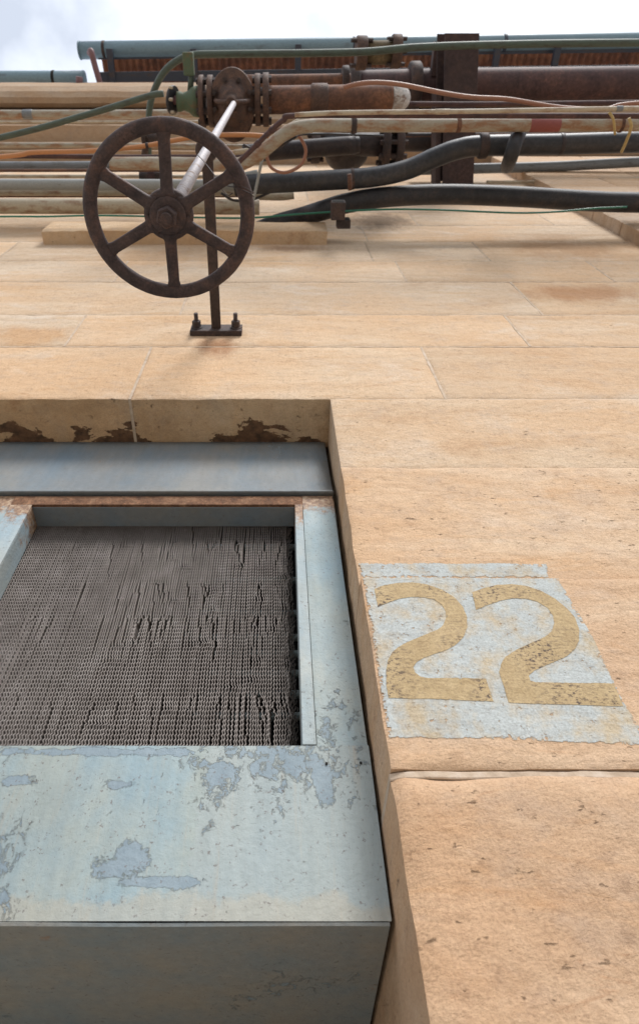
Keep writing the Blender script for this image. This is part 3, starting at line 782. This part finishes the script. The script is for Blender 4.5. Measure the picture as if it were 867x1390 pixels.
for s in (-1, 1):
    bl = MB(); bc = W(bx+s*.082, .975, HB+.006); bl.tube([bc, bc+Vector((0, -.062, 0))], .0088, 14)
    bo = bl.build('bolt', M['castdk'], BR)
    nn = MB(); nn.tube([bc+Vector((0, -.004, 0)), bc+Vector((0, -.030, 0))], .0185, 6, True, None, False, .2); nn.build('nut', M['castdk'], bo, .0012)
    ww = MB(); ww.disc(bc+Vector((0, -.002, 0)), (0, 1, 0), .024, .004, 20); ww.build('washer', M['castdk'], bo)

# wire twisted from stem to rim
wr = MB(); q0 = atH(270, 213, 1.95)
wpts = [atH(268, 210, 1.9), atH(274, 216, 1.75), atH(284, 228, 1.6), atH(293, 240, 1.48), atH(296, 245, 1.45)]
wr.tube(smooth_path(wpts, 6), .0011, 6)
for k_ in range(2): wr.tube(smooth_path([atH(293+k_, 243, 1.46), atH(305, 247+4*k_, 1.42), atH(322, 250+5*k_, 1.39), atH(338, 258+4*k_, 1.375), atH(345, 262+5*k_, 1.40)], 6), .0011, 6)
wr.tube(smooth_path([atH(296, 242, 1.45), atH(302, 236, 1.44), atH(308, 233, 1.42), atH(305, 238, 1.44), atH(298, 244, 1.45)], 5), .001, 6)
wr.tube(smooth_path([atH(296, 245, 1.45), atH(301, 256, 1.45), atH(309, 265, 1.43), atH(316, 262, 1.42)], 6), .0009, 6)
tag(wr.build('tie_wire', M['castdk']), 'thin rusty wire twisted from the white stem to the handwheel rim', 'wire')

# ------------------------------------------------------------------ pipes
def wpx(w, H, y): return w*depth(H/tan(elev(y)), H)/F/2       # radius in metres for a width seen in the photo
def pipe(name, label, mat, pts, H, w, cat='pipe', n=8, seg=20, group=None, parts=None, rad=None):
    if cat == 'pipe': group = 'pipes running along the wall'
    P = [atH(p[0], p[1], p[2] if len(p) > 2 else H) for p in pts]
    ym = sum(p[1] for p in pts)/len(pts); r = wpx(w, H, ym)
    path = smooth_path(P, n)
    if not parts:
        mb = MB(); mb.tube(path, r, seg); return tag(mb.build(name, M[mat]), label, cat, group)
    t = thing(name, P[0], label, cat, group)
    mb = MB(); mb.tube(path, r, seg); mb.build('tube', M[mat], t)
    for (pn, px, ln, kk, pmat) in parts:                     # collars: at pixel x, length px, radius factor
        i = min(range(len(path)-1), key=lambda q: abs(375+F*path[q].x/depth(path[q].y+1, path[q].z-CAMZ)-px))
        a, b = path[i], path[i+1]
        xa = 375+F*a.x/depth(a.y+1, a.z-CAMZ); xb = 375+F*b.x/depth(b.y+1, b.z-CAMZ)
        c = a+(b-a)*max(0, min(1, (px-xa)/(xb-xa) if xb != xa else 0))
        L_ = ln*depth(c.y+1, c.z-CAMZ)/F
        mb = MB(); mb.disc(c, (b-a), r*kk, L_, 24); mb.build(pn, M[pmat], t)
    return t
EXL, EXR = -260, 1080
# --- low rows on the left, nearest the wall
pipe('pipe', 'cream painted pipe just above the green wire, lowest of the left rows', 'cream', [(EXL, 279), (120, 280), (352, 281)], 4.45, 20, parts=[('coupling', 101, 3, 1.08, 'cream')])
pipe('pipe', 'slim cream pipe second from the bottom of the left rows', 'cream', [(EXL, 261), (330, 262)], 4.7, 8)
pipe('pipe', 'thin dark rusty pipe between two cream pipes at left', 'rustpipe', [(EXL, 266), (340, 266)], 4.75, 4)
pipe('pipe', 'blue-grey painted pipe running left behind the handwheel', 'bluepipe', [(EXL, 250), (150, 251), (340, 252)], 4.6, 15)
pipe('pipe', 'slim beige pipe right above the blue-grey pipe at left', 'cream', [(EXL, 239), (360, 240)], 5.0, 5)
pipe('pipe', 'rust-streaked thin pipe under the beige pipe at left', 'rustpipe', [(EXL, 232), (330, 231)], 4.7, 4)
pipe('pipe', 'grey-beige pipe under the thin maroon pipe at far left', 'greypipe', [(EXL, 225), (60, 225), (165, 224)], 4.8, 11)
# --- the S-bend pipe
pipe('bent_pipe', 'stained beige pipe with an S-bend that rises right of the handwheel', 'beige',
     [(150, 222), (240, 222), (318, 223), (345, 214), (370, 195), (392, 178), (420, 171), (470, 170), (600, 170), (867, 169), (EXR, 168)], 4.0, 17, n=10,
     parts=[('clamp', 480, 7, 1.22, 'castdk'), ('coupling', 620, 6, 1.08, 'rustpipe'), ('red_band', 738, 42, 1.03, 'red'), ('coupling', 330, 5, 1.08, 'beige'), ('clamp', 832, 4, 1.15, 'rustpipe')])
pipe('bent_pipe', 'slim cream pipe following the S-bend above the wide beige pipe', 'cream',
     [(318, 207), (345, 202), (372, 186), (395, 170), (420, 163), (520, 161), (867, 158), (EXR, 157)], 4.25, 7, n=10)
pipe('bent_pipe', 'dark maroon tube that climbs beside the S-bend then runs right', 'maroon',
     [(322, 222), (345, 200), (365, 180), (385, 163), (408, 157), (600, 157), (867, 157.5), (EXR, 158)], 3.85, 7, n=10, parts=[('coupling', 350, 8, 1.25, 'maroon'), ('coupling', 368, 6, 1.25, 'maroon')])
pipe('pipe', 'pale grey conduit running right just above the maroon tube', 'cream', [(400, 156), (470, 153), (650, 151), (867, 147), (EXR, 145)], 3.8, 6, parts=[('coupling', 600, 20, 1.15, 'cream'), ('coupling', 835, 9, 1.2, 'greypipe')])
pipe('pipe', 'thin maroon pipe crossing behind the handwheel at left', 'maroon', [(EXL, 214), (20, 212), (150, 213), (330, 213)], 4.3, 6)
pipe('hose', 'orange hose sagging across the left rows behind the wheel', 'orange', [(EXL, 232), (0, 213), (45, 207), (120, 205), (190, 199), (240, 190), (275, 184), (330, 183), (365, 185)], 4.1, 6, 'hose', parts=[('clip', 200, 4, 1.3, 'castdk')])
# --- dark pipes in the middle and right
pipe('bent_pipe', 'black bitumen-coated pipe rising in a gentle bend to the right', 'blackblue',
     [(318, 253), (345, 250), (420, 246), (500, 241), (550, 231), (590, 214), (620, 203), (655, 198), (760, 196), (867, 193), (EXR, 190)], 4.3, 26, n=10,
     parts=[('flange', 652, 12, 1.22, 'castdk'), ('coupling', 475, 4, 1.05, 'castdk'), ('coupling', 757, 6, 1.04, 'darkbrown')])
pipe('pipe', 'slim grey pipe along the stone right of the brown beam', 'greypipe', [(560, 231), (640, 229), (750, 226), (867, 220), (EXR, 212)], 6.3, 13)
pipe('bent_pipe', 'black lagged pipe lying lowest along the wall at right', 'black',
     [(330, 322, 4.5), (372, 305, 4.5), (410, 294, 4.5), (440, 285), (470, 276), (520, 268), (600, 264), (700, 267), (800, 273), (867, 275), (EXR, 278)], 4.3, 26, n=8)
pipe('pipe', 'dark brown pipe ending in a round cap behind the S-bend', 'darkbrown', [(330, 209), (400, 203), (482, 197)], 4.9, 23, parts=[('end_cap', 484, 12, .9, 'darkbrown')])
pipe('pipe', 'dark blue-brown pipe behind the black pipe, left of the beam', 'darkbrown', [(500, 192), (600, 192), (EXR, 186)], 6.3, 25)
pipe('pipe', 'short pale pipe stub below the black pipe near the ledge', 'cream', [(345, 266), (380, 267), (399, 265)], 4.6, 10)
pipe('pipe', 'blue-grey pipe stub ending behind the wheel rim', 'bluepipe', [(290, 247), (330, 240), (350, 236)], 4.5, 11)
# the big oxide pipes above
pipe('pipe', 'widest dark red-brown pipe at upper right under the eaves', 'maroon', [(480, 120), (620, 117), (867, 114), (EXR, 110)], 6.4, 42, seg=32,
     parts=[('flange', 561, 15, 1.42, 'castdk'), ('flange', 470, 13, 1.35, 'castdk')])
pipe('pipe', 'rust-orange blotched pipe behind the valve, under the eaves', 'rustpipe', [(335, 113), (420, 112), (475, 111)], 5.9, 20, parts=[('flange', 468, 9, 1.9, 'castdk')])
# green pipe with bend
pipe('bent_pipe', 'mossy green pipe that bends down at left under the gutter', 'green',
     [(202, 212), (202, 180), (203, 150), (209, 124), (222, 99), (240, 83), (262, 75), (300, 73.5), (480, 71), (570, 64), (700, 60), (867, 58), (EXR, 57)], 5.4, 9, n=10)
pipe('pipe', 'thin dark green pipe slanting up from left to the valve', 'green', [(EXL, 243), (0, 187), (110, 158), (200, 131), (222, 127)], 4.3, 8)
# copper lines
pipe('tube', 'bare copper tube sagging to the right above the conduits', 'copper', [(466, 119), (485, 114), (510, 112), (545, 115), (600, 126), (640, 132), (690, 135), (760, 146), (820, 148), (867, 140), (EXR, 132)], 4.2, 6, 'copper tube', n=8)
pipe('tube', 'copper tube curled into a loop below the S-bend', 'copper', [(398, 178), (408, 188), (415, 205), (408, 224), (388, 234), (370, 229), (363, 216), (362, 205)], 4.1, 4.5, 'copper tube', n=8)
pipe('rod', 'thin pale rod slanting down beside the wheel to the ledge', 'bluepipe', [(356, 215, 4.2), (346, 262, 4.2), (336, 303, 4.2)], 4.2, 4, 'rod')
pipe('wire', 'thin green wire strung along the wall below all the pipes', 'wiregreen', [(EXL, 297), (0, 294), (60, 294), (130, 292.5), (220, 294), (330, 296), (400, 291), (480, 286), (540, 284), (600, 285), (700, 289), (760, 287), (805, 283), (850, 281)], 4.15, 2.6, 'wire', n=6, seg=8)
pipe('tie', 'yellowed tie hanging over the grey pipe at far right', 'yellow', [(853, 160, 3.8), (856, 172, 3.8), (850, 190, 3.9), (843, 206, 4.0)], 3.9, 4, 'tie', seg=8)
pipe('tie', 'short yellowed tie hanging under the pale conduit at right', 'yellow', [(826, 152, 3.8), (832, 163, 3.8), (834, 182, 3.9)], 3.9, 3.5, 'tie', seg=8)
pipe('strap', 'black rubber strap slung round the dark pipe at right', 'black', [(706, 176, 4.25), (700, 190, 4.0), (693, 212, 3.98), (688, 226, 4.3)], 4.1, 19, 'strap', n=6)

pipe('pipe', 'thin white conduit high on the left, just under the upper moulding', 'cream', [(EXL, 166), (190, 165.5), (270, 165)], 6.2, 3.2)
pipe('pipe', 'brown-stained pipe behind the slanting green pipe at left', 'beige', [(EXL, 156), (180, 155), (300, 154)], 6.6, 11, parts=[('coupling', 34, 14, 1.08, 'greypipe')])
pipe('pipe', 'slim ochre pipe above the orange hose at left', 'beige', [(EXL, 197), (120, 197), (345, 199)], 5.6, 6)
pipe('cable', 'thin dark cable drooping between the valve and the S-bend', 'black', [(330, 196, 4.0), (352, 206, 4.0), (372, 204, 4.0), (398, 188, 4.0), (420, 182, 4.1), (520, 184, 4.4)], 4.1, 3, 'cable')
pipe('cable', 'rust-brown cable crossing just below the gate valve', 'rustpipe', [(286, 186), (320, 184), (350, 183), (372, 178), (400, 168)], 4.35, 4, 'cable')
pipe('pipe', 'narrow rusty pipe between the beige S-bend and the black pipe', 'rustpipe', [(430, 186), (560, 187), (700, 184), (EXR, 180)], 6.25, 6, parts=[('coupling', 590, 8, 1.4, 'castdk'), ('coupling', 800, 8, 1.4, 'castdk')])
pipe('pipe', 'thin pale pipe half hidden above the black lagged pipe', 'cream', [(660, 247), (700, 247), (867, 243), (EXR, 240)], 5.95, 4)
pipe('pipe', 'brown pipe running behind the copper tube at right', 'maroon', [(545, 141), (700, 141), (EXR, 136)], 5.2, 6)
pipe('cable', 'dark cable looping down beside the bracket post', 'black', [(300, 262, 4.3), (318, 272, 4.3), (345, 270, 4.3), (375, 258, 4.3), (410, 256, 4.3)], 4.3, 3.5, 'cable')

# vertical pipe stubs and small fittings at left
t = thing('pipe_fitting', atH(214, 186, 5.0), 'dark iron elbow fitting at the foot of the green bend', 'fitting')
f_ = MB(); f_.tube([atH(194, 187, 5.2), atH(230, 187, 5.2)], wpx(13, 5.2, 187), 18); f_.build('body', M['castdk'], t)
f_ = MB(); f_.tube([atH(200, 187, 5.2), atH(196, 213, 5.2)], wpx(9, 5.2, 200), 16); f_.build('outlet', M['castdk'], t)
f_ = MB(); f_.disc(atH(196, 187, 5.2), (1, 0, 0), wpx(18, 5.2, 187), .03, 20); f_.build('collar', M['castdk'], t)
t = thing('pipe_fitting', atH(196, 240, 4.9), 'dark square-shouldered coupling between the lower left pipes', 'fitting')
f_ = MB(); f_.tube([atH(190, 239, 4.75), atH(226, 239, 4.75)], wpx(13, 4.75, 239), 18); f_.build('body', M['castdk'], t)
f_ = MB(); f_.disc(atH(206, 239, 4.75), (1, 0, 0), wpx(17, 4.75, 239), .05, 20); f_.build('collar', M['maroon'], t)

# ------------------------------------------------------------------ gate valve
HV = 4.75
vc = atH(317, 137, HV); pr = wpx(34, HV, 135)
VA = thing('gate_valve', vc, 'large rusty brown gate valve at the top of the white stem', 'valve')
b_ = MB(); dn = (0, 0, -1)
b_.lathe(vc+Vector((0, 0, -.02)), dn, [(-.20, .10), (-.12, .128), (.0, .135), (.05, .138)], 36)
for v in b_.v: v.y = vc.y+.03+(v.y-vc.y)*1.45
b_.build('body', M['valve'], VA)
b_ = MB(); b_.lathe(vc+Vector((0, -.01, -.07)), dn, [(0, .137), (.012, .143), (.04, .143), (.05, .138), (.055, .10), (.07, .095), (.11, .070), (.14, .058), (.15, .040)], 40)
for v in b_.v: v.y = vc.y+.02+(v.y-vc.y)*1.35
b_.build('bonnet', M['valve'], VA)
b_ = MB(); b_.lathe(vc+Vector((0, -.01, -.20)), dn, [(0, .055), (.02, .055), (.025, .040), (.06, .038), (.065, .028), (.09, .026)], 28); b_.build('gland', M['valve'], VA)
b_ = MB()
for s in (-1, 1):
    pts = [vc+Vector((s*.105, -.01, -.13)), vc+Vector((s*.085, -.01, -.21)), vc+Vector((s*.04, -.01, -.26)), vc+Vector((0, -.01, -.27))]
    b_.tube(smooth_path(pts, 6), .013, 10)
b_.build('yoke', M['valve'], VA)
for i in range(8):
    a = 2*pi*(i+.5)/8; m_ = MB(); c = vc+Vector((.118*cos(a), -.01+.118*sin(a), -.13)); m_.tube([c, c+Vector((0, 0, -.028))], .014, 6, True, None, False); m_.build('bonnet_bolt', M['castdk'], VA)
axx = (1, 0, 0); Dv = vc
def flange(parent, px, y, H, rpx, th, nb=8, mat='valve', nm='flange'):
    c = atH(px, y, H); r = wpx(rpx*2, H, y); m_ = MB(); m_.disc(c, axx, r, th, 32, .08); fo = m_.build(nm, M[mat], parent)
    for i in range(nb):
        a = 2*pi*(i+.5)/nb; q = c+Vector((0, cos(a), sin(a)))*r*.83; bb = MB(); bb.tube([q-Vector((th*.95, 0, 0)), q+Vector((th*.95, 0, 0))], r*.13, 6, True, None, False); bb.build('bolt', M['castdk'], fo)
    return fo
flange(VA, 287, 138, HV, 31, .034); flange(VA, 350, 136, HV, 31, .034)
b_ = MB(); b_.tube([atH(287, 137, HV), atH(350, 136, HV)], pr*.95, 28); b_.build('neck', M['valve'], VA)
HM = thing('flanged_pipe', atH(366, 136, HV), 'brown rusty pipe bolted right of the gate valve, ending in a whitened bend', 'pipe')
flange(HM, 361, 136, HV, 32, .038)
pth = smooth_path([atH(361, 136, HV), atH(440, 135, HV), atH(505, 134, HV), atH(530, 133.5, HV+.01)], 8)
b_ = MB(); b_.tube(pth, pr, 28); b_.build('tube', M['rustpipe'], HM)
b_ = MB(); e = pth[-1]; b_.tube([e, e+Vector((.035, 0, .004)), e+Vector((.06, 0, .03)), e+Vector((.072, 0, .075)), e+Vector((.074, 0, .3))], pr*.99, 28, True, [pr*1.0, pr*.99, pr*.93, pr*.8, pr*.75])
b_.build('bend', rust_mat('whitened_bend', [(.13, .08, .06), (.26, .2, .17), (.5, .47, .45)], 9, .7, .4, paint=(.56, .54, .52), thr=.5), HM)
b_ = MB(); b_.disc(atH(433, 135, HV), axx, pr*1.12, 24*depth(.3, HV)/F, 28); b_.build('sleeve', M['valve'], HM)
HL_ = thing('small_valve', atH(258, 138, HV), 'green corroded small valve with a black disc, left of the gate valve', 'valve')
flange(HL_, 275, 138, HV, 31, .03)
b_ = MB(); b_.lathe(atH(262, 138, HV), (-1, 0, 0), [(-.05, .09), (0, .085), (.03, .06), (.06, .05), (.08, .058), (.10, .058)], 26); b_.build('body', M['moss'], HL_)
b_ = MB(); c = atH(235, 136, HV); b_.disc(c, (1, .1, -.35), wpx(35, HV, 136), .02, 32); b_.build('disc', M['black'], HL_)
b_ = MB(); b_.tube([c, c+Vector((.09, 0, 0))], .026, 18); b_.build('spindle', M['pink'], HL_)
for i in range(6):
    a = 2*pi*i/6+.4; q = c+Vector((-.0, cos(a)*.078, sin(a)*.078-.0)); m_ = MB(); m_.disc(q+Vector((0, 0, -.02)), (1, .1, -.35), .0095, .022, 12); m_.build('disc_bolt', M['cream'], HL_)
b_ = MB(); b_.tube([atH(258, 130, HV), atH(260, 100, HV), atH(259, 80, HV+.1)], wpx(8, HV, 110), 14); b_.build('riser', M['green'], HL_)
b_ = MB(); p = atH(257, 90, HV); b_.box(p-Vector((.035, .075, .03)), p+Vector((.03, .05, .03))); b_.build('clamp', M['moss'], HL_, .006)

# flanged spool under the eaves
SP = thing('flanged_spool', atH(512, 72, 5.7), 'short mossy pipe spool with two rusty flanges, highest against the sky', 'pipe')
flange(SP, 490, 72, 5.7, 20, .08, 6, 'valve'); flange(SP, 537, 70, 5.7, 20, .07, 6, 'valve')
b_ = MB(); b_.tube([atH(490, 72, 5.7), atH(537, 71, 5.7)], wpx(28, 5.7, 72), 24); b_.build('tube', rust_mat('mossy_spool', [(.05, .04, .025), (.12, .09, .05), (.2, .15, .08)], 9), SP)
# dark gate valve hanging under the S-bend
DV = thing('gate_valve', atH(476, 205, 5.0), 'dark iron valve body hanging below the S-bend pipe, left of the brown beam', 'valve')
b_ = MB(); c = atH(472, 195, 5.0); b_.lathe(c+Vector((0, .03, .1)), (0, .55, -.8), [(-.1, .16), (.02, .165), (.08, .15), (.12, .11), (.14, .06)], 30); b_.build('body', M['darkbrown'], DV)
flange(DV, 522, 200, 5.0, 26, .05, 8, 'castdk'); flange(DV, 540, 200, 5.0, 26, .05, 8, 'castdk'); flange(DV, 428, 200, 5.0, 20, .06, 6, 'castdk')
b_ = MB(); b_.tube([atH(425, 196, 5.0), atH(545, 196, 5.0)], wpx(30, 5.0, 196), 24); b_.build('neck', M['darkbrown'], DV)
DG = thing('square_clamp', atH(464, 280, 4.1), 'pair of dark square steel tubes clamping the black lagged pipe', 'clamp')
for (px, y, H, lab) in ((459, 273, 4.05, .10), (466, 297, 4.1, .05)):
    p = atH(px, y, H); q = .041
    m_ = MB(); m_.box(p+Vector((-q, 0, -q)), p+Vector((q, lab, q))); o = m_.build('square_tube', M['castdk'], DG, .004)
    m_ = MB(); m_.box(p+Vector((-q*.8, -.003, -q*.8)), p+Vector((q*.8, -.001, q*.8))); m_.build('tube_mouth', M['dark'], o)  # dark plate on the closed end, painted as the shaded hollow
b_ = MB(); b_.tube([atH(475, 258, 4.05), atH(474, 236, 4.05)], wpx(6, 4.05, 250), 10); b_.build('stud', M['rustpipe'], DG)

# cantilever beam (I section) through the pipes
HBm = 5.9
BM = thing('cantilever_beam', atH(621, 252, HBm), 'broad dark brown steel beam jutting out from the wall across the pipes', 'beam')
pe = atH(627, 45, HBm); pw = atH(621, 254, HBm); bw = wpx(43, HBm, 200)
def ibox(nm, u0, u1, z0, z1, bev=.003, y0=None):
    a_ = pe if y0 is None else pe+(pw-pe)*y0
    vs = [(q.x+u, q.y, q.z+z) for q in (a_, pw+Vector((0, .0, 0))) for (u, z) in ((u0, z0), (u1, z0), (u1, z1), (u0, z1))]
    m_ = MB(); m_.add(vs, [(0, 1, 2, 3), (7, 6, 5, 4), (0, 4, 5, 1), (1, 5, 6, 2), (2, 6, 7, 3), (3, 7, 4, 0)]); m_.build(nm, M['column'], BM, bev)
ibox('lower_flange', -bw, bw, 0, .016); ibox('web', -.008, .008, .017, .28, 0); ibox('upper_flange', -bw, bw, .281, .297)
ibox('side_channel', -bw-.055, -bw-.01, .03, .22, .003, .35)
m_ = MB(); p = atH(595, 80, 6.3); m_.box(p-Vector((.05, .12, .02)), p+Vector((.03, .12, .06))); m_.build('lug', M['column'], BM, .004)

# ------------------------------------------------------------------ gutters and corrugated eaves
HG = 9.2
def gut(name, label, p, H, w, parts, caps=True):
    return pipe(name, label, 'gutter', p, H, w, 'gutter', n=2, seg=28, parts=parts)
gut('gutter', 'blue-grey round gutter, the lower one at far left', [(EXL-100, 107), (0, 107), (116, 107)], 8.9, 19, [('strap', 74, 4, 1.06, 'dark'), ('end_rim', 114, 2, 1.05, 'gutter')])
gut('gutter', 'long blue-grey round gutter, highest edge against the sky', [(108.5, 68.5), (480, 62.5), (867, 55.5), (EXR, 52)], HG, 21, [('strap', 142, 4, 1.05, 'castdk'), ('end_rim', 109, 2, 1.06, 'gutter'), ('strap', 407, 4, 1.05, 'steelblue'), ('strap', 678, 5, 1.05, 'steelblue')])
RF = thing('eaves_roof', atH(500, 95, 9.5), 'rusty corrugated sheet eaves with dark steel edge beams behind the gutter', 'roof')
x0 = atH(140, 95, 9.45).x; x1 = atH(EXR, 95, 9.45).x
cg = MB(); n_ = int((x1-x0)/.012); vs = []; Da = DH(70, 9.45)[0]; Db = .9
for i in range(n_+1):
    x = x0+(x1-x0)*i/n_; z = .016*sin(2*pi*x/.085)
    dd = -.0105*(x-x0)*0
    vs += [W(x, Da-.03*(x-x0)*.35, 9.45+z), W(x, Db, 9.62+z)]
cg.add(vs, [(2*i, 2*i+2, 2*i+3, 2*i+1) for i in range(n_)], True)
co_ = cg.build('corrugated_sheet', M['corr'], RF, fix=False); sm = co_.modifiers.new('t', 'SOLIDIFY'); sm.thickness = .003
def sbeam(nm, y0, y1, H, mat, xs=0.0, dy=-10.0):
    """edge beam under the sheet; follows the slight skew of the gutter"""
    xa = atH(133, y0, H); xb = atH(867, y0+dy, H); d = (xb-xa)/(xb.x-xa.x); wD = DH(y1, H)[0]-DH(y0, H)[0]
    a = xa; b = xa+d*(x1-xa.x); up = Vector((0, 0, .12)); bkv = Vector((0, wD, 0)); m_ = MB()
    m_.add([a, b, b+bkv, a+bkv, a+up, b+up, b+bkv+up, a+bkv+up], [(0, 3, 2, 1), (4, 5, 6, 7), (0, 1, 5, 4), (1, 2, 6, 5), (2, 3, 7, 6), (3, 0, 4, 7)]); m_.build(nm, M[mat], RF, .004)
sbeam('edge_beam', 98, 112, 9.05, 'steelblue')
sbeam('edge_beam', 76, 81, 9.15, 'steelblue')
for px in (147, 262, 405, 598, 678, 760):
    p = atH(px, 84, 9.0); m_ = MB(); a = atH(px, 66 if px < 300 else 60, 9.0); b = atH(px+ (112-66)*0, 112, 9.0)
    m_.box((a.x-.035, a.y, a.z+.03), (a.x+.035, b.y, a.z+.09)); m_.build('rafter', M['steelblue'], RF, .003)
pipe('downpipe', 'faded pink pipe dropping from the end of the high gutter', 'pink', [(122, 72, 8.9), (124, 70, 8.8), (128, 85, 8.8), (136, 113, 8.8)], 8.8, 8, 'pipe', n=6)
pipe('downpipe', 'short faded pink stub at the end of the low gutter', 'pink', [(108, 104, 8.6), (108, 116, 8.6)], 8.6, 9, 'pipe', n=6)
